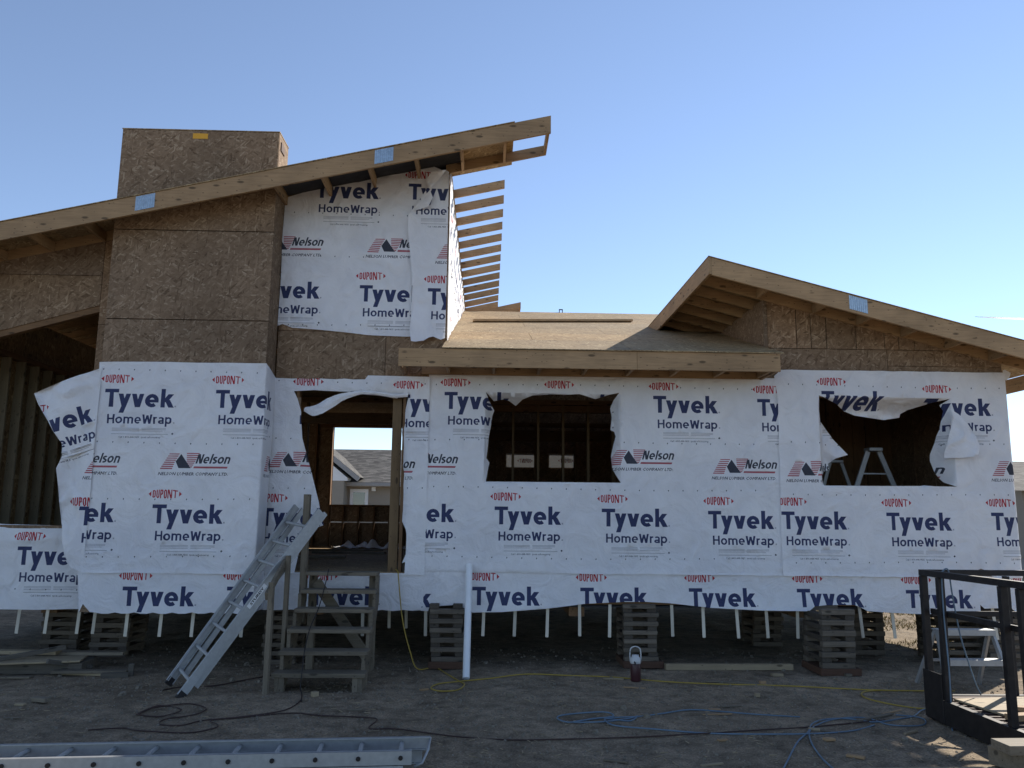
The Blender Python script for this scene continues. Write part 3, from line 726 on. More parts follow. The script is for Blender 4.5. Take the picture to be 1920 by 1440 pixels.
def sheet(name, outline, prints, pos, holes=(), step=.05, folds=(), parent=None, label=None, prot=None):
    """cut sheet with its print: outline/holes/prints in sheet coordinates, pos(u, v) -> place in the house"""
    verts, faces, col = [], [], []
    def addpoly(p, c):
        i0 = len(verts); verts.extend(Vector(q) for q in p); faces.append(list(range(i0, i0 + len(p)))); col.append(c)
    addpoly(outline, -1)
    for h in holes: addpoly(h, -1)
    us = [p[0] for p in outline]; vs = [p[1] for p in outline]; u0, u1, v0, v1 = min(us), max(us), min(vs), max(vs)
    for c, p in prints:
        pu = [q[0] for q in p]; pv = [q[1] for q in p]
        if max(pu) < u0 or min(pu) > u1 or max(pv) < v0 or min(pv) > v1: continue
        addpoly(p, c)
    edges = []
    for (a, b) in folds:
        i0 = len(verts); verts.extend((Vector(a), Vector(b))); edges.append((i0, i0 + 1))
    nu, nv = int((u1 - u0) / step), int((v1 - v0) / step)
    for i in range(1, nu):
        for j in range(1, nv):
            verts.append(Vector((u0 + (u1 - u0) * (i + .5 * (j % 2)) / nu, v0 + (v1 - v0) * j / nv)))
    for f in faces: edges += [(f[i], f[(i + 1) % len(f)]) for i in range(len(f))]
    V, E_, F_, ov, oe, of = delaunay_2d_cdt([v.to_2d() if len(v) > 2 else v for v in verts], edges, [], 0, 1e-5)
    cell = .12; grid = {}; polys = []
    for k, f in enumerate(faces):                     # which outlines may lie over each cell
        p = [(verts[i].x, verts[i].y) for i in f]; polys.append(p)
        if col[k] < 0: continue
        for a in range(int(math.floor(min(q[0] for q in p) / cell)), int(math.floor(max(q[0] for q in p) / cell)) + 1):
            for b in range(int(math.floor(min(q[1] for q in p) / cell)), int(math.floor(max(q[1] for q in p) / cell)) + 1): grid.setdefault((a, b), []).append(k)
    def inside(x, y, p):
        c = False; x1, y1 = p[-1]
        for x2, y2 in p:
            if (y1 > y) != (y2 > y) and x < (x2 - x1) * (y - y1) / (y2 - y1) + x1: c = not c
            x1, y1 = x2, y2
        return c
    sheets_ = [p for p, c in zip(polys, col) if c < 0]
    tris, mi = [], []
    for f in F_:
        x = sum(V[i].x for i in f) / 3; y = sum(V[i].y for i in f) / 3
        par = False
        for p in sheets_:
            if inside(x, y, p): par = not par
        if not par: continue
        cnt = {}
        for k in grid.get((int(math.floor(x / cell)), int(math.floor(y / cell))), ()):
            if inside(x, y, polys[k]): cnt[col[k]] = cnt.get(col[k], 0) + 1
        m_ = 0
        for c in (GREY, ROSE, RED, SLATE, NAVY):
            if cnt.get(c, 0) % 2 or cnt.get(c + 10, 0): m_ = c
        tris.append(list(f)); mi.append(m_)
    me = bpy.data.meshes.new(name); me.from_pydata([tuple(pos(v.x, v.y)) for v in V], [], tris)
    for m_ in WRAPM: me.materials.append(m_)
    me.polygons.foreach_set('material_index', mi); me.update(); me.validate()
    bm = bmesh.new(); bm.from_mesh(me); loose = [v for v in bm.verts if not v.link_faces]; bmesh.ops.delete(bm, geom=loose, context='VERTS'); bm.to_mesh(me); bm.free()
    me.shade_smooth()
    o = bpy.data.objects.new(name, me); COL.objects.link(o); o.parent = parent or HOUSE
    if label: o['label'] = label
    return o
def wr(x, z, seed, a=.015):
    """loose lie of the cloth: 0 .. about a"""
    n3 = noise.noise(Vector((x * 2.2 + z * 1.1 + seed, z * 1.7 - x * .8, seed + 5))); crease = max(0, 1 - abs(n3) * 14) * .9
    n = crease + noise.noise(Vector((x * 1.1 + seed, z * .8, seed))) * .6 + noise.noise(Vector((x * 3.1, z * 2.3 + seed, seed * 2))) * .3 + noise.noise(Vector((x * 7 + z * 3, z * 5 + seed, 1))) * .15
    return a * max(0, .5 + n)
def sag(z, z0, z1, x, seed, a=.030):
    """creases just above a lapped lower edge"""
    t = max(0, min(1, 1 - (z - z0) / (z1 - z0)))
    return a * t * (.5 + .5 * math.sin(z * 58 + 3.0 * noise.noise(Vector((x * .9, z * 2, seed))) + x * .9))
def jag(p0, p1, n, amp, seed):
    r = random.Random(seed); out = []
    for i in range(n):
        t = i / n; out.append((p0[0] + (p1[0] - p0[0]) * t + r.uniform(-amp, amp) * (i > 0), p0[1] + (p1[1] - p0[1]) * t + r.uniform(-amp, amp) * (i > 0)))
    return out
def C4(pts, ox, oy, sc, Y=0.0): return [xz(ox + a / sc, oy + b / sc, Y) for a, b in pts]

# --- window wall sheet
pr = []
for a in ((833, 767), (1028, 771), (1225, 774), (1420, 780)): block(pr, *xz(*a))
for a in ((726, 978), (927, 983), (1128, 987), (1328, 991)): block(pr, *xz(*a))
for a in ((732, 889), (1140, 882), (1334, 899)): lumber_logo(pr, *xz(*a))
for k, z in enumerate((3.655, 2.90, 2.27, 1.37)): staples(pr, -.75, 3.7, z, k)
out_ = jag((-.80, 3.80), (-.835, 1.178), 14, .006, 1) + jag((-.835, 1.178), (3.96, 1.165), 30, .005, 2) + jag((3.96, 1.165), (3.96, 3.80), 14, .004, 3) + [(3.96, 3.80)]
h2 = C4([(135, 240), (160, 300), (205, 375), (190, 420), (175, 520), (160, 600), (150, 700), (140, 780), (165, 815), (150, 880), (135, 972), (1238, 983), (1205, 915), (1185, 870), (1175, 760), (1190, 670), (1205, 600), (1195, 560), (1170, 540), (1180, 440), (1170, 360), (1190, 300), (1225, 248), (1150, 262), (1040, 290), (900, 258), (780, 262), (700, 258), (520, 265), (440, 290), (385, 332), (330, 300), (280, 290), (200, 300)], 880, 680, 4.364)
def rect_in(x, z, W, k=.9, mx=.14):
    d = min(x - W[0], W[1] - x, W[3] - z, (z - W[2]) * 3 + .02); return min(mx, max(0, d) * k) * (1 + .25 * noise.noise(Vector((x * 6, z * 6, 2))))
def posD(x, z): return (x, -.006 - wr(x, z, 4.0) - sag(z, 1.15, 1.42, x, 4) + 2.2 * rect_in(x, z, (W2[0] - .01, W2[1] + .01, W2[2] + .012, W2[3] + .005)), z)
rfold = [((W2[0] - .01, 2.4), (W2[0] - .01, 3.54)), ((W2[1] + .01, 2.4), (W2[1] + .01, 3.54)), ((0, 3.55), (1.75, 3.55))]
sheet('wrap_sheet', out_, pr, posD, [h2], folds=rfold, label='printed white wrap around the middle window hole')

# --- right sheet
pr = []
for a in ((1540, 765), (1738, 779)): block(pr, *xz(*a))
for a in ((1465, 992), (1662, 994), (1857, 994)): block(pr, *xz(*a))
for a in ((1473, 904), (1660, 907), (1857, 903)): lumber_logo(pr, *xz(*a))
for k, z in enumerate((3.71, 2.93, 2.24, 1.345)): staples(pr, 3.85, 7.08, z, k + 3)
out_ = [xz(1463, 694), xz(1450, 706), xz(1455, 735)] + jag(xz(1457, 760), xz(1466, 1079), 12, .005, 5) + jag(xz(1466, 1079), xz(1750, 1082), 14, .006, 6) + [xz(1788, 1083), xz(1810, 1076), xz(1836, 1066), xz(1847, 1070), xz(1858, 1082)] + jag(xz(1866, 1084), (7.11, 1.16), 5, .004, 7) + [(7.115, 1.16), (7.115, 3.90)] + jag((7.115, 3.925), xz(1463, 694), 20, .004, 8)
h3 = C4([(233, 270), (260, 375), (300, 450), (430, 610), (552, 742), (440, 775), (395, 815), (397, 868), (320, 890), (270, 930), (277, 1006), (700, 1010), (1060, 1010), (1110, 1004), (1175, 1012), (1362, 1016), (1310, 975), (1265, 890), (1250, 790), (1245, 740), (1275, 540), (1280, 390), (1262, 340), (1305, 299), (1200, 320), (1040, 370), (992, 400), (985, 430), (860, 448), (600, 415), (420, 330)], 1480, 680, 4.364)
def posE(x, z): return (x, -.020 - wr(x, z, 9.0, .014) - sag(z, 1.15, 1.4, x, 9) + 2.2 * rect_in(x, z, (W3[0] - .01, W3[1] + .005, W3[2] + .012, W3[3] + .005)), z)
sheet('wrap_sheet', out_, pr, posE, [h3], folds=[((W3[0] - .01, 2.4), (W3[0] - .01, 3.54)), ((W3[1] + .005, 2.4), (W3[1] + .005, 3.54)), ((W3[0], 3.555), (W3[1], 3.555))], label='printed white wrap around the torn right window hole')
fl = C4([(1280, 390), (1340, 430), (1400, 490), (1460, 590), (1502, 670), (1480, 755), (1430, 775), (1360, 785), (1250, 782), (1248, 740), (1262, 640), (1275, 540)], 1480, 680, 4.364)
def posF(x, z): return (x, -.035 - .10 * max(0, min(1, (x - 6.1) / .35)) - .03 * math.sin((x - 6.1) * 9 + z * 4) - wr(x, z, 31, .05), z)
sheet('wrap_flap', fl, [], posF, step=.03, label='blank back of a wrap flap folded out beside the right window hole')
tf = [(7.095, 3.955), (7.13, 3.97), (7.22, 3.93), (7.19, 3.86), (7.14, 3.82), (7.10, 3.83)]
sheet('wrap_flap', tf, [], lambda x, z: (x, -.02 + .15 * (x - 7.1), z), step=.03)
# right corner return of the sheet
sheet('wrap_return', jag((0, .80), (0, 3.9), 3, 0, 1) + [(0, 3.9), (2.4, 3.9), (2.4, .80)], [], lambda u, v: (XR + .010 + wr(u, v, 15, .012), u - .012, v), label='white wrap turned round the right corner')

# --- lower band
pr = []
for a in ((681, 1138), (885, 1134.5), (1088, 1136), (1292, 1137), (1495, 1138), (1700, 1140), (1905, 1143)): block(pr, *xz(*a), True, False)
bb = [(803, 1146)] + [(760 + a / 3.428, 1020 + b / 3.428) for a, b in [(155, 405), (250, 396), (330, 391), (380, 412), (430, 440), (620, 435), (900, 415), (1150, 385), (1400, 372), (1550, 372), (1700, 380)]] + [(1080 + a / 3.428, 1020 + b / 3.428) for a, b in [(851, 408), (1190, 426), (1490, 430), (1530, 400), (1600, 392), (1780, 390)]] + [(1500 + a / 3.43, 1020 + b / 3.43) for a, b in [(380, 405), (430, 430), (560, 440), (750, 450)]] + [(1680 + a / 6, 1060 + b / 6) for a, b in [(780, 550), (940, 545), (935, 440), (980, 485), (1120, 480), (1290, 490), (1380, 550)]]
out_ = [(-.83, 1.18), (-.83, .69)] + [xz(*a) for a in bb] + [(7.11, .70), (7.11, 1.18)]
def posB(x, z): return (x, -.003 - wr(x, z, 22, .006) - .035 * max(0, (.95 - z) / .25) * (.4 + .6 * math.sin(x * 2.1 + 1.7 * math.sin(x * .9))) * (1 if z < .95 else 0), z)
sheet('wrap_band', out_, pr, posB, label='lower band of printed white wrap with a wavy loose hem')
# --- band under the door
pr = []; block(pr, *xz(580, 1134), True, False)
out_ = [(BX1 - .0, 1.16)] + jag((BX1, .69), (-.80, .69), 16, .008, 12) + [(-.80, .70), (-.80, 1.16)]
sheet('wrap_band', out_, pr, lambda x, z: (x, -.010 - wr(x, z, 41, .012), z), label='printed white band of wrap below the door opening')

# --- door wall
pr = []
for a in ((556, 766), (744, 772)): block(pr, *xz(*a))
for a in ((487, 986),): block(pr, *xz(*a))
for a in ((500, 887), (651, 898)): lumber_logo(pr, *xz(*a))
for k, z in enumerate((3.66, 2.9, 2.25)): staples(pr, -2.85, -.85, z, k)
hd = C4([(315, 235), (345, 300), (372, 400), (370, 470), (380, 620), (420, 800), (460, 960), (500, 1130), (520, 1240), (545, 1330), (500, 1345), (440, 1400)], 480, 680, 4.364) + C4([(300, 300), (285, 420), (262, 552), (1004, 556), (1008, 480), (985, 488), (1012, 430), (1016, 330)], 480, 920, 3.6) + C4([(1232, 1400), (1225, 1360), (1190, 1290), (1185, 1200), (1190, 1000), (1212, 920), (1200, 840), (1205, 760), (1190, 560), (1200, 480), (1225, 370), (1253, 264), (1150, 290), (1000, 268), (900, 262), (740, 240), (560, 232), (480, 226)], 480, 680, 4.364)
out_ = [(BX1 + .005, 3.70)] + jag((BX1 + .005, 3.70), (BX1 + .005, 1.15), 8, 0, 1)[1:] + [(BX1 + .005, 1.15)] + jag((-2.3, 1.15), (-.79, 1.14), 6, .004, 4) + [(-.79, 1.14)] + jag((-.79, 1.14), (-.785, 3.74), 12, .006, 9)[1:] + [(-.785, 3.745), (-1.62, 3.755), (-1.66, 3.70)] + jag((-1.70, 3.70), (BX1 + .005, 3.70), 10, .007, 10)
def posC(x, z): return (x, -.018 - wr(x, z, 14, .018) - .012 * max(0, math.sin((x + z * .25) * 9)) * max(0, (z - 3.4) / .35) + 1.1 * rect_in(x, z, (DX0 + .005, DX1 - .005, FL, DZ1 - .02), .8, .1), z)
sheet('wrap_sheet', out_, pr, posC, [hd], label='printed white wrap torn open at the door hole')
rib = [(572, 768, .0, .05), (592, 771, -.05, .15), (612, 764, -.10, .20), (632, 754, -.09, .17), (650, 745, -.06, .10), (680, 738, -.05, .045), (710, 739, -.04, .04), (740, 743, -.03, .05), (766, 742, -.01, .05)]
m = MB(); rv = []; r_ = random.Random(2)
pts = smoothpath([(*xz(a, b), c) for a, b, c, d in rib], 5)
for i, p in enumerate(pts):
    k = min(i / 5, len(rib) - 1); i0 = int(k); i1 = min(i0 + 1, len(rib) - 1); wd = rib[i0][3] * (1 - k + i0) + rib[i1][3] * (k - i0)
    for j in range(5):
        t = j / 4 - .5; rv.append((p.x + .25 * t * wd, p.z - .04 - .016 * (1 - abs(2 * t)) + .02 * noise.noise(Vector((i * .7, j, 1))), p.y + t * wd))
nf = [(i * 5 + j, (i + 1) * 5 + j, (i + 1) * 5 + j + 1, i * 5 + j + 1) for i in range(len(pts) - 1) for j in range(4)]
o = m.add(rv, nf).build('torn_strip', 'house_wrap', HOUSE, smooth=True)

# --- bump sheet: front face, then round the right corner
pr = []
for a in ((196, 763), (404, 765)): block(pr, *xz(*a, BY))
for a in ((285, 981), (80, 978)): block(pr, *xz(*a, BY))
for a in ((297, 891), (89, 889), (500, 894)): lumber_logo(pr, *xz(*a, BY))
for k, z in enumerate((3.70, 2.78, 2.08, 1.37)): staples(pr, BX0, BX1, z, k + 2)
UB1 = BX1 + .016
out_ = [(BX0 - .01, 3.80)] + jag((BX0 - .01, 3.74), (BX0 - .005, 1.16), 10, .005, 14) + jag((BX0, 1.17), (UB1 + .44, 1.165), 16, .005, 15) + [(UB1 + .44, 3.70), (UB1, 3.81)] + jag((UB1, 3.815), (BX0, 3.81), 12, .004, 16)
def posA(u, v):
    d = .014 + wr(u, v, 50, .016) + sag(v, 1.15, 1.5, u, 5, .02)
    if u <= UB1: return (u, BY - d, v)
    t = min(1, (u - UB1) / .03); return (UB1 + .4 * d * t, BY + (u - UB1) - d * (1 - t), v)
sheet('wrap_sheet', out_, pr, posA, folds=[((UB1, 1.2), (UB1, 3.78))], label='printed white wrap on the chimney bump, turned round its corner')
pr = []; block(pr, *xz(228, 1136, BY), True, False); block(pr, *xz(424, 1136, BY), True, False)
hem = [(150, 1148), (157, 1132), (170, 1147)] + [(180 + 12 * k, 1149 + (1.5 if k % 3 else -1)) for k in range(26)]
out_ = [(BX0 - .05, 1.19)] + [xz(*a, BY) for a in hem] + [(UB1, .70), (UB1 + .44, .70), (UB1 + .44, 1.18)]
def posA2(u, v):
    d = .004 + wr(u, v, 61, .008) + .02 * max(0, (.95 - v) / .25) * (.5 + .5 * math.sin(u * 6))
    return (u, BY - d, v) if u <= UB1 else (UB1 + .3 * d, BY + (u - UB1), v)
sheet('wrap_band', out_, pr, posA2, folds=[((UB1, .72), (UB1, 1.17))], label='lower printed band of wrap on the chimney bump')
# --- low wall at the far left
pr = []; block(pr, *xz(31, 1059)); block(pr, *xz(-165, 1057))
staples(pr, -8, -4.9, .93, 5)
out_ = [(-8.0, 1.77), (-8.0, .65)] + jag((-8.0, .655), (-4.92, .68), 16, .006, 21) + [(-4.92, .68), (-4.92, 1.72)] + jag((-4.95, 1.72), (-8.0, 1.77), 12, .006, 22)
def posG(x, z):
    fold = max(0, 1 - abs(z - 1.58 - .04 * (x + 5)) / .05)
    return (x, -.008 - wr(x, z, 71, .010) - .03 * fold + (.10 * max(0, (z - 1.70) / .06) ** 1.0 if z > 1.70 else 0), z)
sheet('wrap_sheet', out_, pr, posG, step=.05, label='printed white wrap over the low wall at the left')
# --- big torn flap left of the bump
pr0 = []; block(pr0, 0, 0); 
ang = R(17); a0 = xz(82, 808, BY)
pr = [(c, [(a0[0] + (q[0] - .35) * math.cos(ang) - q[1] * math.sin(ang) + .12, a0[1] + (q[0] - .35) * math.sin(ang) + q[1] * math.cos(ang) - .03) for q in p]) for c, p in pr0]
lumber_logo(pr, *xz(157, 899, BY))
logo_oval(pr, *xz(162, 941, BY)); block(pr, *xz(150, 985, BY), False)
fp = [(194, 688), (187, 692), (117, 715), (58, 736), (63, 751), (76, 770), (99, 802), (117, 831), (118, 849), (112, 863), (105, 878), (106, 910), (108, 939), (112, 980)] + [(114, 985), (119, 1014), (126, 1040), (137, 1063), (157, 1073), (160, 1050)]
fl = [xz(a, b, BY) for a, b in fp] + [(BX0 + .03, 1.6), (BX0 + .03, 2.4), (BX0 + .03, 3.2)]
def posT(x, z):
    d = max(0, BX0 + .03 - x); return (x, BY - .030 + .14 * d + .05 * math.sin(d * 9 + z * 2.2) * min(1, d * 6) - wr(x, z, 81, .05) * min(1, .2 + d * 5), z)
sheet('wrap_flap', fl, pr, posT, step=.04, label='torn loose flap of printed wrap blown left of the chimney bump')

# --- upper wall of the tall part
pr = []
for a in ((592, 372), (766, 375)): block(pr, *xz(*a))
for a in ((478, 559), (674, 566), (866, 570)): block(pr, *xz(*a))
for a in ((484, 480), (686, 484)): lumber_logo(pr, *xz(*a))
for k, z in enumerate((6.03, 5.42, 4.45)): staples(pr, BX1 + .1, XU - .1, z, k)
tp = [(536, 372), (596, 354), (675, 342), (762, 322), (815, 314), (838, 322)]
out_ = [xz(*tp[0]), xz(530, 448), xz(528, 515), xz(521, 612), xz(530, 608), xz(548, 615), xz(600, 619), xz(620, 621), xz(648, 624), xz(690, 629), xz(765, 632), (XU, 4.35), (XU, 6.66)] + [xz(*a) for a in reversed(tp[1:-1])]
sheet('wrap_sheet', out_, pr, lambda x, z: (x, -.012 - wr(x, z, 91, .018), z), label='printed white wrap high on the tall front wall')
# --- loose strip lapped at its right edge
pr = []
block(pr, *xz(774, 377)); block(pr, *xz(802, 573)); lumber_logo(pr, *xz(816, 496))
sp = [(838, 322), (826, 322), (806, 345), (798, 362), (771, 399), (766, 405), (766, 434), (771, 492), (774, 535), (771, 604), (769, 620), (772, 643), (780, 644), (795, 642), (806, 636), (813, 634), (827, 640)]
out_ = [xz(*a) for a in sp] + [(XU + .006, 4.27), (XU + .006, 6.66)]
def posV(x, z):
    e = max(0, -.75 - x); return (x, -.030 - wr(x, z, 95, .02) - .05 * e * (1 + .4 * math.sin(z * 5)) - .06 * max(0, (4.75 - z) / .5), z)
sheet('wrap_strip', out_, pr, posV, step=.05, label='narrow loose strip of printed wrap beside the tall corner')
vf = [(826, 323), (812, 330), (799, 343), (806, 362), (815, 380), (805, 392), (790, 398), (772, 401), (790, 388), (803, 374), (813, 352), (822, 340)]
vf = [(812, 330), (799, 344), (807, 362), (813, 378), (804, 394), (770, 400), (786, 386), (805, 366), (818, 352), (829, 338), (838, 326)]
sheet('wrap_flap', [xz(*a) for a in vf], [], lambda x, z: (x, -.075 - .06 * math.sin((x + 1) * 6) - wr(x, z, 97, .03), z), step=.025, label='small folded corner hanging at the top of the tall wall')
# --- sunlit side of the tall part
pr = []
for k in range(5):
    block(pr, .3 + 1.42 * k, 5.75); block(pr, .9 + 1.42 * k, 4.4)
out_ = [(-.02, 4.25)] + [(.3 + .5 * k, ZM(.3 + .5 * k) + .015) for k in range(15)] + [(RY, ZM(RY) + .015), (8.66, ZM(2 * RY - 8.66)), (8.66, 6.66), (-.02, 6.66)]
sheet('wrap_sheet', out_, pr, lambda u, v: (XU + .012 + wr(u, v, 99, .02) + .008 * math.sin(u * 22 + 3 * math.sin(v * 2)), u - .02, v), step=.06, label='wrinkled white wrap on the sunlit side of the tall part')
# wrap left over the two small holes in the back wall
for k, s_ in enumerate(sm):
    pr = []; L = []
    logo_oval(L, 0, 0); cxx = (s_[0] + s_[1]) / 2; pr = [(c, [(cxx + .1 - q[0] * .9, (s_[2] + s_[3]) / 2 + q[1]) for q in p]) for c, p in L]
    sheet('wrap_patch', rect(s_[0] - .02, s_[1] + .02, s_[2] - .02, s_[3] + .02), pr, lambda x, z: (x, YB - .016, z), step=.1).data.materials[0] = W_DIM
sheet('wrap_sheet', rect(XL, BO[0] - .02, .7, 3.7), [], lambda x, z: (x, YB + .01, z), step=.4)

# ------------------------------------------------------------------ cribbing
def crib(px, py, wd, top, label, depth=.62, pad=None, hs=None, seed=0, dark=False, yoff=0.0):
    c = PZ(px, py); r = random.Random(seed + 100); y0 = c.y + yoff; hs = hs or r.uniform(.055, .068)
    e = empty('cribbing_stack', label, 'cribbing', 'cribbing stacks under the house', loc=(c.x, y0, 0)); z = 0.0
    if pad:
        MB().box(-wd / 2 - .02, wd / 2 + .06, -.02, depth, 0, .085).build('base_pad', pad, e, bevel=.004); z = .085
    k = 0; wob = 0.0
    while z + hs < top:
        hh = hs * r.uniform(.93, 1.05); wob += r.uniform(-.009, .009)
        if k % 2 == 0:
            for yy in (0.0, depth - .11):
                MB().box(-wd / 2 + wob + r.uniform(-.008, .008), wd / 2 + wob + r.uniform(-.025, .02), yy + r.uniform(-.01, .006), yy + .10, z, z + hh - .002).build('block', 'crib_wood', e, bevel=.003)
        else:
            for xx in (-wd / 2, wd / 2 - .13):
                MB().box(xx + wob + .006, xx + .124 + wob, .012 + r.uniform(0, .015), depth - .01, z, z + hh * .9).build('block', 'grey_wood_y', e, bevel=.003)
            hh *= .9
        z += hh; k += 1
    return e
crib(838, 1254, .43, .80, 'grey timber cribbing stack just left of the white pipe', pad='red_pad', seed=1)
crib(1205, 1254, .44, .80, 'grey timber cribbing stack behind the maroon jug', pad='red_pad', seed=2, yoff=.05)
crib(1574, 1267, .43, .80, 'leaning grey cribbing stack on an orange pad right of the long board', pad='red_pad', seed=3)
crib(1632, 1228, .46, .74, 'weathered cribbing stack set back behind the orange padded one', seed=4)
crib(200, 1232, .50, .70, 'dim cribbing stack behind the lumber pile, right one of two', seed=5)
crib(108, 1226, .50, .70, 'dim cribbing stack behind the lumber pile at the far left', seed=6)
crib(520, 1246, .42, .72, 'dim cribbing stack behind the left post of the wooden steps', seed=7)
crib(1810, 1244, .66, .72, 'cribbing stack behind the aluminium stepladder', seed=8)
crib(1892, 1250, .5, .74, 'cribbing stack at the right corner behind the steel rack', seed=9)
crib(1440, 1212, .44, .72, 'dark cribbing stack deep under the house right of centre', seed=10)

# ------------------------------------------------------------------ wooden steps
ST = empty('wooden_steps', 'weathered open wooden steps up to the door hole', 'steps', loc=(-1.76, -1.2, 0)); STO = Vector((1.76, 1.2, 0))
def sbox(name, mat, *b, bevel=.004):
    o = MB().box(*b).build(name, mat, ST, bevel=bevel); o.location = STO; return o
def sbar(name, mat, p, q, wd, h, up=(0, 0, 1), par=None):
    o = MB().beam(p, q, wd, h, up).build(name, mat, par or ST, bevel=.003)
    if par is None: o.location = STO
    return o
ty = [-1.62, -1.42, -1.14, -.90, -.68, -.50]
for i in range(6):
    z = .2 * (i + 1); sbox('tread', 'old_wood_x', -2.30 + .016 * i, -1.29 - .010 * i, ty[i], ty[i] + .25, z - .045, z)
saw = [(ty[0] + .02, 0)]
for i in range(6): saw += [(ty[i] + .02, .2 * (i + 1) - .046), ((ty[i + 1] if i < 5 else -.36) + .02, .2 * (i + 1) - .046)]
saw += [(-.34, .84), (ty[0] + .42, 0)]
for X in (-2.265, -1.365):
    o = MB().extr(saw, (X, 0, 0), (0, 1, 0), (0, 0, 1), (1, 0, 0), .038).build('stringer', 'old_wood_y', ST); o.location = STO
    sbox('foot_post', 'old_wood_z', X + (.039 if X < -2 else -.065), X + (.10 if X < -2 else -.001), ty[0] + .022, ty[0] + .11, 0, .154)
sbox('back_post', 'old_wood_z', -2.21, -2.12, -.33, -.24, 0, 1.15); sbox('back_post', 'old_wood_z', -1.46, -1.37, -.33, -.24, 0, 1.15)
sbar('brace', 'old_wood_x', (-2.12, -.36, 1.08), (-1.42, -.36, .12), .03, .13)
sbar('hand_rail_post', 'old_wood_z', (-2.325, -1.72, 0), (-2.325, -1.70, 1.17), .05, .09, (0, 1, 0))
sbar('hand_rail_post', 'old_wood_z', (-2.325, -1.02, .1), (-2.325, -1.0, 1.42), .045, .09, (0, 1, 0))
sbar('hand_rail_post', 'old_wood_z', (-2.255, -.46, .6), (-2.255, -.45, 2.15), .075, .10, (0, 1, 0))
sbar('hand_rail', 'old_wood_y', (-2.365, -1.74, 1.02), (-2.365, -.95, 1.36), .035, .09)

# ------------------------------------------------------------------ leaning ladder
LD = empty('leaning_ladder', 'aluminium ladder leaning sideways against the wooden steps', 'ladder')
fa, fb = Vector((-3.148, -1.915, .02)), PY(318, 1279, -1.53)
ta, tb = PY(601, 958, -.62), PY(556, 950, -.26)
for a, b in ((fa, ta), (fb, tb)):
    d = (b - a).normalized(); acr = (fb - fa).normalized(); nrm = d.cross(acr).normalized()
    m = MB().beam(a, b, .028, .09, nrm); s_ = acr * (.018 if (a - fa).length < .01 else -.018)
    r = m.build('rail', 'aluminium', LD)
    MB().beam(a + nrm * .034 + s_ * .8, b + nrm * .034 + s_ * .8, .034, .008, nrm).build('flange', 'aluminium', r)
    MB().beam(a - nrm * .034 + s_ * .8, b - nrm * .034 + s_ * .8, .034, .008, nrm).build('flange', 'aluminium', r)
    MB().beam(a - d * .03, a + d * .05, .036, .085, nrm).build('rubber_foot', 'black_rubber', LD)
for a, b in ((fa, ta), (fb, tb)):                     # sliding section nested on the first
    d = (b - a).normalized(); acr = (fb - fa).normalized(); nrm = d.cross(acr).normalized(); nrm = nrm if nrm.z > 0 else -nrm
    inn = acr * (.03 if (a - fa).length < .01 else -.03)
    r = MB().beam(a + d * .16 - nrm * .085 + inn, b + d * .03 - nrm * .085 + inn, .026, .06, nrm).build('sliding_rail', 'aluminium', LD)
n_r = 8
for k in range(n_r):
    t = (.17 + .305 * k) / (ta - fa).length
    MB().tube([fa.lerp(ta, t), fb.lerp(tb, t)], .019, 8).build('rung', 'aluminium', LD, smooth=False)
d = (ta - fa).normalized(); acr = (fb - fa).normalized(); nrm = d.cross(acr).normalized()
if nrm.z < 0: nrm = -nrm
outw = -acr
tcen = fa.lerp(ta, .50) + outw * .0165
MB().beam(tcen - d * .16, tcen + d * .16, .003, .05, nrm).build('sticker', 'white_label', LD)
L, w_ = glyphs('STURDY', .03, 0, 2); vv, ff = [], []
for q in L:
    pass
vs_, fs_ = [], []
for q in L: i0 = len(vs_); vs_ += [Vector(p) for p in q]; fs_.append(list(range(i0, i0 + len(q))))
V, E_, F_, ov, oe, of = delaunay_2d_cdt(vs_, [], fs_, 0, 1e-6)
mm = MB(); up_ = nrm if nrm.z > 0 else -nrm
mm.add([tcen + outw * .0035 + d * ((v.x / w_ - .5) * .24) + up_ * ((v.y - .5) * .03) for v in V], [f for f, o in zip(F_, of) if len(o) % 2])
mm.build('lettering', 'black_ink', LD)

# ------------------------------------------------------------------ ladder on the ground
LG = empty('ground_ladder', 'long aluminium extension ladder lying on the dirt in front', 'ladder')
bk0, bk1 = PZ(0, 1395, .2), PZ(807, 1380, .2); fr0, fr1 = PZ(0, 1425, .2), PZ(765, 1403, .2)
dirv = (bk1 - bk0).normalized(); side = Vector((dirv.y, -dirv.x, 0)) * .40
b1 = bk1; b0 = bk1 - dirv * 4.6
def lad(x_end, z0, h, lbl):
    e = bk1 + dirv * x_end; s0 = b0
    for k, sd in enumerate((Vector((0, 0, 0)), side)):
        a, b = s0 + sd, (e if k == 0 else e - dirv * .14) + sd
        a, b = a.copy(), b.copy(); a.z = b.z = z0 + h / 2
        r = MB().beam(a, b, .012, h).build('rail', 'aluminium', LG)
        off = side.normalized() * (.018 if k == 0 else -.018)
        for zz in (-1, 1):
            MB().beam(a + off + Vector((0, 0, zz * (h / 2 - .004))), b + off + Vector((0, 0, zz * (h / 2 - .004))), .036, .008).build('flange', 'aluminium', r)
    k = 0; t = .22
    while t < 4.5:
        p = e - dirv * t; a = p + side * .02; b = p + side * .98; a.z = b.z = z0 + h * .52
        MB().tube([a, b + side * .028], .018, 8).build('rung', 'aluminium', LG)
        q = b + side * .035; MB().tube([q, q + side * .03], .017, 8).build('rung_end', 'black_rubber', LG)
        t += .305
lad(0, .105, .095, ''); lad(-.06, .004, .095, '')
e = bk1 + Vector((0, 0, 0)); e.z = .19
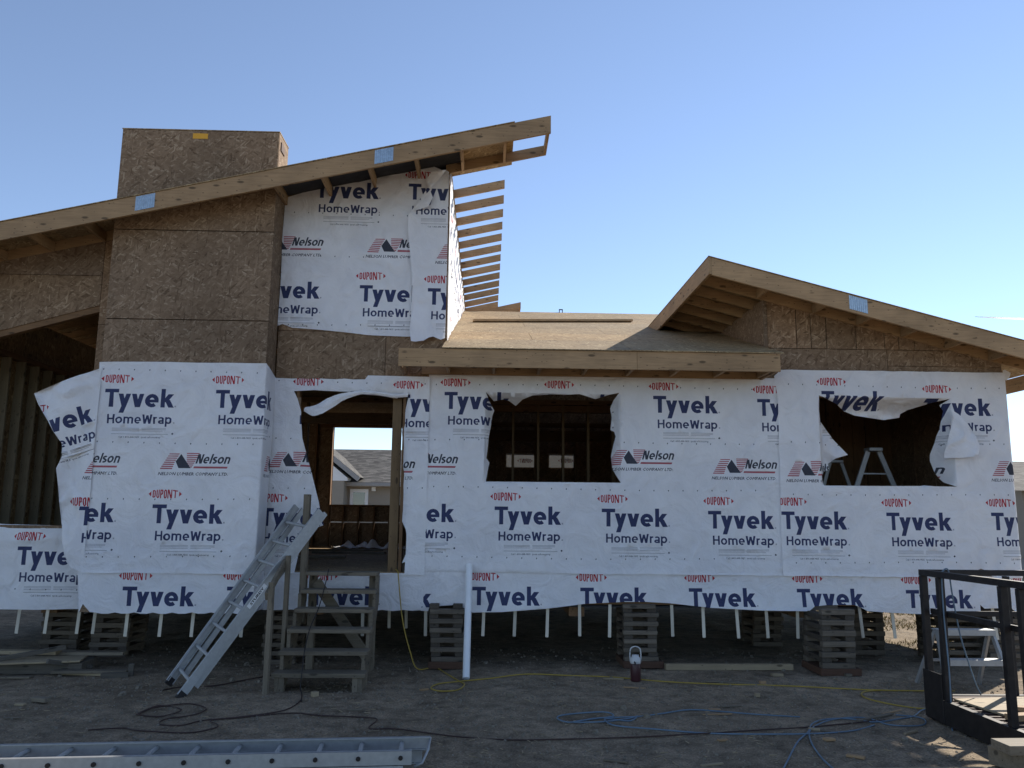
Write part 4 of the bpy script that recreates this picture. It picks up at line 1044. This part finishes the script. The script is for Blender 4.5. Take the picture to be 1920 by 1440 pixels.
MB().tube([e + side * .02, e + side * .35 + dirv * -.02 + Vector((0, 0, -.06)), e + side * .52 - dirv * .06 + Vector((0, 0, -.13)), e + side * .56 - dirv * .12 + Vector((0, 0, -.15))], .01, 6).build('end_loop', 'aluminium', LG, smooth=True)

# ------------------------------------------------------------------ pipe, jug
a = PZ(874, 1272); b = PY(880, 1060, -.05)
PP = empty('white_pipe', 'tall white plastic pipe leaning on the wrapped wall', 'pipe', loc=(a.x, a.y, 0))
dv = b - Vector((a.x, a.y, 0))
m = MB().tube([(0, 0, 0), tuple(dv)], .043, 20, False); m.build('pipe_body', 'white_pvc', PP, smooth=True)
MB().tube([tuple(dv * .985), tuple(dv * 1.004)], [.0445, .0445], 20).build('pipe_end', 'white_pvc', PP)
def lathe(name, prof, mat, parent, n=28):
    m = MB(); vs = []
    for (r, z) in prof: vs += [(r * math.cos(6.28318 * k / n), r * math.sin(6.28318 * k / n), z) for k in range(n)]
    fs = [(i * n + k, i * n + (k + 1) % n, (i + 1) * n + (k + 1) % n, (i + 1) * n + k) for i in range(len(prof) - 1) for k in range(n)]
    return m.add(vs, fs).build(name, mat, parent, smooth=True)
j = PZ(1192, 1277)
JG = empty('drink_jug', 'maroon and white insulated drink jug with a loop handle on the dirt', 'jug', loc=(j.x, j.y, 0))
lathe('body', [(0, 0), (.056, 0), (.060, .01), (.061, .19), (.058, .20), (0, .20)], 'maroon_plastic', JG)
lathe('lid', [(.060, .201), (.063, .205), (.063, .235), (.056, .262), (.042, .28), (.040, .298), (0, .30)], 'white_plastic', JG)
hp = smoothpath([(-.060, 0, .22), (-.065, 0, .30), (-.052, 0, .37), (0, 0, .392), (.052, 0, .37), (.065, 0, .30), (.060, 0, .22)], 6)
MB().tube(hp, .0075, 8).build('handle', 'white_plastic', JG, smooth=True)
MB().tube([(-.02, -.055, .225), (-.02, -.085, .22), (-.02, -.085, .2)], .009, 8).build('spout', 'black_rubber', JG)

# ------------------------------------------------------------------ hoses and cords
def cord(name, label, cat, px, mat, r, z=None, extra=None):
    pts = []
    for q in px:
        if len(q) == 2:
            p = PZ(*q); p.z = ground_z(p.x, p.y) + r * 1.1 + .004; pts.append(p)
        else: pts.append(Vector(q))
    return tag(MB().tube(smoothpath(pts, 7), r, 7).build(name, mat, smooth=True), label, cat)
p0 = PY(744, 1073, -.06)
y_pts = [(-1.25, .3, 1.19), (p0.x, .0, 1.19), (p0.x + .03, -.09, 1.08), (-1.05, -.13, .6), (-.93, -.25, .22), (-.82, -.40, .04), (815, 1252), (838, 1265), (862, 1276), (871, 1284), (858, 1294), (825, 1297), (808, 1292), (822, 1282), (860, 1276), (920, 1272), (985, 1267), (1060, 1268), (1150, 1271), (1240, 1279), (1340, 1285), (1480, 1290), (1600, 1295), (1680, 1297), (1780, 1300)]
cord('yellow_hose', 'yellow air hose from the door hole across the dirt to the steel rack', 'hose', y_pts, 'yellow_rubber', .0075)
cord('yellow_hose', 'loop of yellow hose beside the steel rack', 'hose', [(1790, 1298), (1700, 1297), (1640, 1296), (1617, 1302), (1622, 1311), (1660, 1322), (1720, 1331), (1790, 1338)], 'yellow_rubber', .0075)
cord('blue_hose', 'coiled blue air hose in the middle of the dirt', 'hose', [(1500, 1345), (1420, 1341), (1340, 1334), (1290, 1334), (1240, 1340), (1190, 1347), (1120, 1350), (1070, 1358), (1045, 1350), (1060, 1343), (1130, 1340), (1150, 1346), (1110, 1352), (1075, 1358), (1130, 1357), (1180, 1349), (1195, 1346), (1180, 1353), (1140, 1351), (1135, 1355), (1155, 1364), (1230, 1369), (1320, 1376), (1420, 1383), (1530, 1383), (1600, 1372), (1640, 1362)], 'blue_rubber', .007)
cord('blue_hose', 'pale blue hose bunched by the steel rack', 'hose', [(1800, 1330), (1735, 1333), (1715, 1345), (1690, 1351), (1640, 1356), (1590, 1350), (1550, 1350), (1524, 1360), (1515, 1378), (1495, 1400), (1470, 1440), (1462, 1452)], 'blue_rubber', .007)
cord('blue_hose', 'second blue hose with a loop left of the steel rack', 'hose', [(1570, 1450), (1540, 1425), (1520, 1395), (1522, 1370), (1560, 1352), (1620, 1348), (1670, 1362), (1725, 1362), (1736, 1355), (1720, 1348), (1680, 1343)], 'blue_rubber', .007)
cord('red_cord', 'dark red power cord snaking across the front of the dirt', 'cord', [(165, 1370), (230, 1368), (260, 1374), (350, 1378), (400, 1370), (408, 1362), (395, 1352), (440, 1348), (545, 1338), (600, 1344), (680, 1347), (707, 1352), (692, 1366), (740, 1369), (800, 1377), (860, 1383), (960, 1387), (1060, 1388), (1180, 1381), (1330, 1377), (1440, 1372), (1530, 1366), (1660, 1352)], 'red_rubber', .006)
cord('red_cord', 'dark cord coiled below the leaning ladder', 'cord', [(255, 1342), (300, 1345), (340, 1332), (300, 1326), (268, 1335), (258, 1342), (290, 1329), (350, 1322), (380, 1326), (385, 1333), (360, 1342), (310, 1350), (300, 1360), (340, 1364), (380, 1352), (450, 1346), (530, 1334), (562, 1318), (566, 1300)], 'red_rubber', .006)
a = [(566, 1300)]
cord('black_cord', 'thin dark cord hanging down the front of the wooden steps', 'cord', [(-1.93, -.55, 1.24), (-1.95, -.68, 1.02), (-1.96, -.92, .815), (-2.0, -1.16, .615), (-1.99, -1.44, .415), (-1.97, -1.62, .215), (-1.97, -1.66, .06), (566, 1305), (565, 1318)], 'black_rubber', .006)
cord('red_cord', 'dark cord lying behind the feet of the leaning ladder', 'cord', [(300, 1296), (340, 1290), (400, 1288), (460, 1276), (510, 1268)], 'red_rubber', .007)

# ------------------------------------------------------------------ steel rack at the right
TR = empty('steel_rack', 'black steel platform with tall railings at the right edge', 'steel rack', loc=(4.35, -2.7, 0)); TO = Vector((-4.35, 2.7, 0))
def tb_(name, mat, *b, bevel=.003):
    o = MB().box(*b).build(name, mat, TR, bevel=bevel); o.location = TO; return o
TX = 4.31; TY0, TY1 = -5.6, -2.68
tb_('side_beam', 'black_steel', TX, TX + .06, TY0, TY1, .02, .235); tb_('side_beam', 'black_steel', TX + 1.7, TX + 1.76, TY0, TY1, .02, .235)
tb_('end_beam', 'black_steel', TX + .062, TX + 1.698, TY1 - .06, TY1, .02, .23); tb_('end_beam', 'black_steel', TX + .062, TX + 1.698, TY0, TY0 + .06, .02, .23)
tb_('deck_plate', 'rust_steel', TX + .062, TX + 1.698, TY0 + .062, TY1 - .062, .20, .222)
for k in range(26): tb_('grip_bar', 'rust_steel', TX + .07, TX + 1.69, TY0 + .1 + .105 * k, TY0 + .13 + .105 * k, .222, .232, bevel=0)
tb_('corner_plate', 'black_steel', TX - .006, TX + .004, TY1 - .32, TY1 + .01, .03, .47)
for y in (TY1 - .04, TY1 - .34, -3.98, -4.22): tb_('post', 'black_steel', TX + .005, TX + .065, y - .03, y + .03, .236, 1.36)
for X in (TX + .85, TX + 1.66): tb_('post', 'black_steel', X, X + .05, TY1 - .058, TY1 - .008, .231, 1.36)
tb_('top_rail', 'black_steel', TX + .005, TX + .065, -5.6, TY1 - .01, 1.362, 1.42); tb_('top_rail', 'black_steel', TX + .067, TX + 1.72, TY1 - .062, TY1 - .012, 1.365, 1.42)
tb_('side_panel', 'black_steel', TX + .01, TX + .03, -5.6, -4.27, .237, .66); tb_('mid_rail', 'black_steel', TX + .068, TX + .10, -5.6, TY1 - .07, 1.0, 1.05); tb_('mid_rail', 'black_steel', TX + .10, TX + 1.72, TY1 - .05, TY1 - .02, .97, 1.02)
def plank(name, mat, label, cat, c, L, wd, h, rz, group=None, tilt=0.0, ry=0.0):
    o = MB().box(-L / 2, L / 2, -wd / 2, wd / 2, 0, h).build(name, mat, bevel=min(.003, h * .2)); o.location = c; o.rotation_euler = (ry, tilt, rz); return tag(o, label, cat, group)
plank('plywood_offcut', 'pale_board', 'pale plywood offcut lying on the steel deck', 'plywood', (4.98, -3.22, .234), 1.05, .62, .018, R(8))
plank('lumber_offcut', 'lumber_x', 'short thick board end on the edge of the steel deck', 'board', (4.62, -3.72, .234), .34, .10, .05, R(12))
plank('lumber_offcut', 'lumber_x', 'small block stacked on the plywood on the steel deck', 'board', (4.72, -3.56, .256), .22, .09, .05, R(-20))
cord('draped_cord', 'blue grey cord hung over the top rail of the steel rack', 'cord', [(1786, 1372), (4.33, -3.08, .06), (4.335, -3.09, .5), (4.34, -3.06, 1.0), (4.35, -3.05, 1.36), (4.37, -3.05, 1.43), (4.42, -3.05, 1.43), (4.47, -3.0, 1.2), (4.55, -2.95, .8), (4.68, -2.9, .4), (4.76, -2.85, .26)], 'blue_rubber', .007)

# small aluminium stepladder behind the rack
SL = empty('step_ladder', 'wide aluminium stepladder standing behind the steel rack', 'stepladder')
xa, xb = 5.16, 5.76; yq = -1.5
for X0, X1 in ((xa - .01, xa - .06), (xb + .01, xb + .09)):
    MB().beam((X0, yq + .06, .67), (X1, yq - .16, 0.0), .03, .06, (0, 1, 0)).build('rail', 'aluminium', SL)
    MB().beam((X0, yq + .10, .67), (X1 + .02, yq + .55, 0.0), .03, .05, (0, 1, 0)).build('rear_leg', 'grey_trim', SL)
for z, yy in ((.36, -.06), (.67, .06)):
    MB().box(xa - .03, xb + .03, yq + yy - .05, yq + yy + .10, z, z + .012).build('step', 'aluminium', SL); MB().box(xa - .03, xb + .03, yq + yy - .056, yq + yy - .051, z - .05, z + .012).build('step_lip', 'aluminium', SL)
MB().beam((xa, yq + .35, .3), (xb, yq + .35, .3), .03, .03).build('spreader', 'grey_trim', SL)
# folding stepladder inside the right window
IL = empty('inside_step_ladder', 'aluminium stepladder standing inside the right window hole', 'stepladder')
c0 = Vector((5.80, 1.2, 0))
for s in (-1, 1):
    MB().beam((5.80 + s * .085, 1.2, 2.92), (5.80 + s * .75, 1.2, FL), .07, .03, (0, 1, 0)).build('rail', 'aluminium', IL)
    MB().beam((5.45 + s * .085, 1.75, 2.80), (5.45 + s * .6, 1.75, FL), .05, .03, (0, 1, 0)).build('rear_leg', 'aluminium', IL)
MB().box(5.70, 5.90, 1.10, 1.30, 2.92, 2.97).build('top_cap', 'aluminium', IL, bevel=.006)
MB().box(5.35, 5.55, 1.68, 1.82, 2.78, 2.82).build('rear_cap', 'aluminium', IL, bevel=.006)
for k in range(1, 5):
    t = k / 5.4; z = 2.92 - t * 1.75; MB().box(5.80 - .085 - t * .6, 5.80 + .085 + t * .6, 1.19, 1.26, z - .02, z).build('step', 'aluminium', IL)

# ------------------------------------------------------------------ stacked boards, lower right
LS = empty('board_stack', 'stack of sunlit rough boards at the lower right corner', 'lumber', loc=(3.9, -5.2, 0)); LO = Vector((-3.9, 5.2, 0))
def lb(c, L, wd, h, rz, mat='old_wood_x'):
    o = MB().box(-L / 2, L / 2, -wd / 2, wd / 2, 0, h).build('board', mat, LS, bevel=.003); o.location = Vector(c) + LO; o.rotation_euler = (0, 0, rz)
lb((4.05, -5.22, .385), 1.2, .20, .06, R(2)); lb((4.1, -5.18, .20), 1.25, .22, .05, R(1)); lb((3.62, -5.22, .255), .12, .42, .125, R(28)); lb((4.3, -5.2, .255), .12, .42, .125, R(10))
lb((3.72, -5.25, .0), .30, .30, .195, R(4)); lb((4.4, -5.2, .0), .3, .3, .195, R(-3)); lb((4.02, -5.42, .262), .5, .09, .08, R(-35))
p = PZ(1735, 1441, .04)
plank('grey_plank', 'pale_board', 'pale sunlit plank lying at the bottom right edge', 'plank', (p.x + .05, p.y - .06, .01), 1.1, .14, .038, R(2))

# board under the house, boards on the roof
p, q = PZ(1250, 1258), PZ(1490, 1258)
plank('long_board', 'pale_board', 'long pale board on the ground between two cribbing stacks', 'board', ((p.x + q.x) / 2, p.y + .1, .0), (q - p).length, .09, .075, math.atan2(q.y - p.y, q.x - p.x))
p, q = on_mid(887, 604), on_mid(1185, 604)
o = MB().beam(p + Vector((0, 0, .03)), q + Vector((0, 0, .03)), .09, .04).build('roof_board', 'lumber_x'); tag(o, 'thin board lying across the sunlit middle roof', 'board')
p = on_mid(1064, 594); rb = empty('roof_bracket', 'small dark metal bracket on the ridge of the middle roof', 'bracket', loc=(p.x, RY, ZM(RY)))
for s in (-1, 1): MB().box(s * .035 - .008, s * .035 + .008, -.02, .02, 0, .07).build('leg', 'black_steel', rb)
MB().box(-.045, .045, -.02, .02, .07, .086).build('bar', 'black_steel', rb)

# ------------------------------------------------------------------ lumber pile at the left
def pile(px, py, L, wd, h, rz, mat, label, z=0.0, tilt=0.0, ry=0.0, name='board'):
    p = PZ(px, py, z); return plank(name, mat, label, 'board' if name == 'board' else name.replace('_', ' '), (p.x, p.y, z + .004), L, wd, h, R(rz), 'boards of the left lumber pile', tilt, ry)
pile(60, 1258, 1.3, .5, .12, 6, 'grey_wood_x', 'wide grey pallet like slab under the left lumber pile')
pile(75, 1240, .95, .40, .02, 14, 'pale_board', 'yellowish plywood sheet on top of the left lumber pile', .135)
pile(20, 1226, 1.2, .14, .04, -3, 'pale_board', 'pale board at the back of the left lumber pile', .16)
pile(150, 1228, 1.1, .15, .04, 2, 'old_wood_x', 'brown plank at the back of the lumber pile reaching right', .14)
pile(45, 1232, .9, .05, .05, 38, 'grey_wood_x', 'dark stick lying across the left lumber pile', .18, R(-6))
pile(130, 1250, .55, .05, .05, 52, 'grey_wood_x', 'dark stick sloping off the right end of the lumber pile', .08, R(14))
pile(170, 1262, .85, .13, .03, 4, 'old_wood_x', 'low plank in front of the lumber pile', .03)
pile(165, 1266, .6, .12, .03, -8, 'pale_board', 'short pale plank in the dirt before the lumber pile', .0)
pile(145, 1248, .12, .09, .07, 20, 'lumber_x', 'light block end sticking out of the lumber pile', .06)
pile(215, 1272, .3, .05, .06, 10, 'grey_wood_x', 'dark offcut right of the lumber pile', .0)
pile(245, 1268, .06, .05, .14, 10, 'grey_wood_x', 'small upright dark block right of the lumber pile', .0)
pile(25, 1272, .4, .10, .02, 3, 'old_wood_x', 'flat lath in front of the grey slab at the left', .0)
pile(76, 1316, .19, .075, .04, -22, 'old_wood_x', 'single brown block lying on open dirt at the left')
# offcuts on the dirt
OFFCUT_LABELS = ['flat grey lath on the dirt just left of the drink jug', 'long thin lath lying beside the yellow hose right of the jug', 'small pale block touching the yellow hose below the long board', 'pale block on the dirt below the right end of the long board', 'little block in front of the orange padded cribbing', 'thin stick on the dirt just below the drink jug', 'small square block on open dirt between yellow and blue hoses', 'thin grey sliver on the dirt above the blue hose', 'long splinter lying across the blue hose', 'small sliver just above the long blue hose', 'longer of two sticks lying left of the steel rack', 'thinner of two sticks lying left of the steel rack', 'pale chip inside the fork of the pale blue hose', 'brown sliver right of the fork of the blue hoses', 'flat chip below the fork of the blue hoses', 'pale sliver at the bottom edge right of centre', 'brown sliver near the bottom edge at the centre', 'small flat chip just below the dark red cord', 'small block on the dirt right below the wooden steps', 'small stone sized block on dirt right of the yellow loop', 'pale sliver at the left end of the yellow hose loop', 'thin stick by the shadow edge left of the steel rack', 'short lath on the dirt right of the wooden steps', 'pale chip at the bottom edge left of the sunlit plank', 'pale chip beside the single brown block at the left', 'thin sliver near the left edge above the ground ladder', 'small lath above the dip of the blue hose']
for i, (px, py, L, wd, h, rz) in enumerate([(1150, 1274, .24, .05, .012, -6), (1370, 1282, .6, .05, .012, -12), (1430, 1286, .07, .05, .03, 10), (1457, 1267, .14, .07, .035, 4), (1590, 1268, .08, .06, .03, 10), (1190, 1290, .25, .02, .012, -15), (1420, 1306, .05, .05, .04, 0), (1372, 1325, .22, .03, .01, 15), (1345, 1341, .3, .025, .012, 8), (1455, 1339, .07, .03, .012, 30), (1640, 1348, .55, .045, .02, 32), (1672, 1338, .35, .02, .015, 34), (1527, 1372, .10, .05, .02, -20), (1555, 1375, .18, .04, .012, -30), (1555, 1395, .09, .06, .02, 10), (1335, 1433, .2, .03, .015, 18), (1155, 1430, .2, .035, .015, -20), (1355, 1390, .09, .04, .015, 10), (590, 1308, .07, .05, .05, 40), (955, 1309, .07, .05, .04, 10), (795, 1293, .1, .04, .02, 30), (1708, 1375, .2, .025, .02, 33), (665, 1335, .14, .03, .015, 5), (1605, 1425, .14, .05, .02, -35), (38, 1322, .1, .05, .02, -10), (22, 1351, .14, .03, .01, 10), (1340, 1330, .12, .04, .01, -8)]):
    p = PZ(px, py); plank('wood_offcut', ('pale_board', 'old_wood_x', 'lumber_x')[i % 3], OFFCUT_LABELS[i], 'offcut', (p.x, p.y, ground_z(p.x, p.y) + .002), L, wd, h, R(rz), 'small offcuts scattered on the dirt')

# debris on the floor inside the door
def crumple(name, label, cat, c, w_, d_, h, mat, seed):
    nx, ny = 22, 10; v = []
    for j in range(ny):
        for i in range(nx):
            x = (i / (nx - 1) - .5) * w_; y = (j / (ny - 1) - .5) * d_; e = min(1, 4 * min(i, nx - 1 - i) / nx) * min(1, 4 * min(j, ny - 1 - j) / ny)
            v.append((c[0] + x, c[1] + y + .05 * noise.noise(Vector((x * 5, seed, y))), c[2] + .004 + h * (.25 + .75 * e) * abs(noise.noise(Vector((x * 4 + seed, y * 5, seed)))) * 1.6))
    f = [(j * nx + i, j * nx + i + 1, (j + 1) * nx + i + 1, (j + 1) * nx + i) for j in range(ny - 1) for i in range(nx - 1)]
    return tag(MB().add(v, f).build(name, mat, smooth=True), label, cat)
crumple('crumpled_wrap', 'crumpled pale scrap of wrap on the floor inside the door hole', 'scrap', (-2.85, 7.7, FL), 1.1, .5, .28, 'white_label', 3)
crumple('crumpled_wrap', 'smaller crumpled scrap beside the post inside the door hole', 'scrap', (-2.0, 7.4, FL), .6, .4, .2, 'white_label', 8)
for i, (x, y, L, rz) in enumerate(((-2.9, 6.2, 1.6, 4), (-2.6, 5.0, 1.4, -6), (-3.0, 3.4, 1.2, 2))):
    plank('floor_board', 'old_wood_x', ('long loose board on the floor in front of the crumpled wrap', 'loose board on the floor halfway into the doorway hall', 'loose board on the floor just inside the door hole')[i], 'board', (x, y, FL + .002), L, .14, .04, R(rz))

# ------------------------------------------------------------------ neighbours
def neighbour():
    Yw = 26.0; N = empty('neighbour_house', 'beige sided house with grey shingle roof seen through the door hole', 'house', loc=(-6, Yw, 0)); O = Vector((6, -Yw, 0))
    def add(m, name, mat, par=N, **k):
        o = m.build(name, mat, par, **k)
        if par is N: o.location = O
        return o
    ze = PY(690, 905, Yw).z; zr = PY(690, 843, 30.5).z
    m = MB()
    for k in range(24):
        z0 = .3 + k * .125
        if z0 > ze: break
        m.add([(-14, Yw - .022, z0), (4, Yw - .022, z0), (4, Yw, z0 + .125), (-14, Yw, z0 + .125), (-14, Yw, z0), (4, Yw, z0)], [(0, 1, 2, 3), (4, 5, 1, 0)])
    m.box(-14, 4, Yw + .001, Yw + 8, .3, ze); add(m, 'siding', 'pale_siding')
    add(MB().box(-13.9, 3.9, Yw + .05, Yw + 7.9, 0, .3), 'foundation', 'grey_trim')
    add(MB().add([(-14.4, Yw - .5, ze), (4.4, Yw - .5, ze), (4.4, Yw + 4.5, zr), (-14.4, Yw + 4.5, zr), (4.4, Yw + 9.5, ze), (-14.4, Yw + 9.5, ze)], [(0, 1, 2, 3), (3, 2, 4, 5)]), 'roof', 'shingles')
    add(MB().box(-14.4, 4.4, Yw - .62, Yw - .505, ze - .16, ze - .01), 'gutter', 'grey_trim'); add(MB().box(-14.4, 4.4, Yw - .5, Yw - .001, ze - .17, ze - .15), 'soffit', 'white_trim')
    a, b = PY(657, 917, Yw), PY(689, 975, Yw)
    wn = add(MB().box(a.x, b.x, Yw - .06, Yw - .02, b.z, a.z), 'window', 'white_trim'); add(MB().box(a.x + .14, b.x - .14, Yw - .064, Yw - .061, b.z + .14, a.z - .14), 'pane', 'window_glass', wn)
    c = PY(701, 917, Yw); add(MB().box(c.x - .09, c.x + .09, Yw - .08, Yw - .02, c.z - .09, c.z + .09), 'vent_cap', 'white_trim')
    # cross gable at the left
    Yg = Yw - 1.2; g1 = PY(664, 897, Yg); g0 = PY(628, 866, Yg); sl_ = (g1.z - g0.z) / (g1.x - g0.x); pk = g1.x - 3.6; zp = g1.z + sl_ * (pk - g1.x); zl = g1.z
    add(MB().extr([(pk - 3.2, zl - .1), (g1.x - .3, zl - .1), (g1.x - .3, zl + .02), (pk, zp - .25), (pk - 3.2, zl + .02)], (0, Yg + .1, 0), (1, 0, 0), (0, 0, 1), (0, 1, 0), 1.2), 'gable_wall', 'white_trim')
    add(MB().box(pk - 3.2, g1.x - .45, Yg + .12, Yw - .03, .3, zl - .1), 'wing_wall', 'pale_siding')
    for s in (-1, 1): add(MB().beam((pk, Yg, zp), (pk + s * (g1.x - pk + .2), Yg, zl - .04), .12, .2), 'rake_board', 'grey_trim')
    add(MB().add([(pk, Yg - .05, zp + .12), (g1.x + .25, Yg - .05, zl + .06), (g1.x + .25, Yw + 3, zl + .06), (pk, Yw + 3, zp + .12), (pk * 2 - g1.x - .25, Yg - .05, zl + .06), (pk * 2 - g1.x - .25, Yw + 3, zl + .06)], [(0, 1, 2, 3), (0, 3, 5, 4)]), 'wing_roof', 'shingles')
neighbour()
def right_house():
    Y = 18.0; a = PY(1897, 908, Y); N = empty('far_house', 'grey wrapped house at the far right edge behind the corner', 'house', loc=(a.x, Y, 0)); O = Vector((-a.x, -Y, 0))
    ze = PY(1910, 918, Y).z; x0 = PY(1903, 950, Y).x
    def add(m, n, mat, par=N):
        o = m.build(n, mat, par)
        if par is N: o.location = O
        return o
    add(MB().box(x0 + .3, x0 + 10, Y, Y + 8, .6, ze), 'wall', 'pale_siding'); add(MB().add([(x0 - .3, Y - .5, ze - .05), (x0 + 10.5, Y - .5, ze - .05), (x0 + 10.5, Y + 4, ze + 1.3), (x0 - .3, Y + 4, ze + 1.3), (x0 + 10.5, Y + 8.5, ze - .05), (x0 - .3, Y + 8.5, ze - .05)], [(0, 1, 2, 3), (3, 2, 4, 5)]), 'roof', 'shingles')
    wn = add(MB().box(x0 + .9, x0 + 1.6, Y - .05, Y - .004, 1.7, 2.5), 'window', 'white_trim'); add(MB().box(x0 + .98, x0 + 1.52, Y - .055, Y - .052, 1.78, 2.42), 'pane', 'window_glass', wn)
    add(MB().box(x0 + .35, x0 + 9.9, Y + .1, Y + 7.9, 0, .6), 'foundation', 'grey_trim')
right_house()
# contrail far off in the sky
p, q = PY(1828, 594, 7000), PY(1990, 601, 7000)
tag(MB().tube([p, p.lerp(q, .3), q], [2, 9, 12], 8).build('contrail', 'contrail_ice', smooth=True), 'faint white contrail low in the right of the sky', 'contrail')
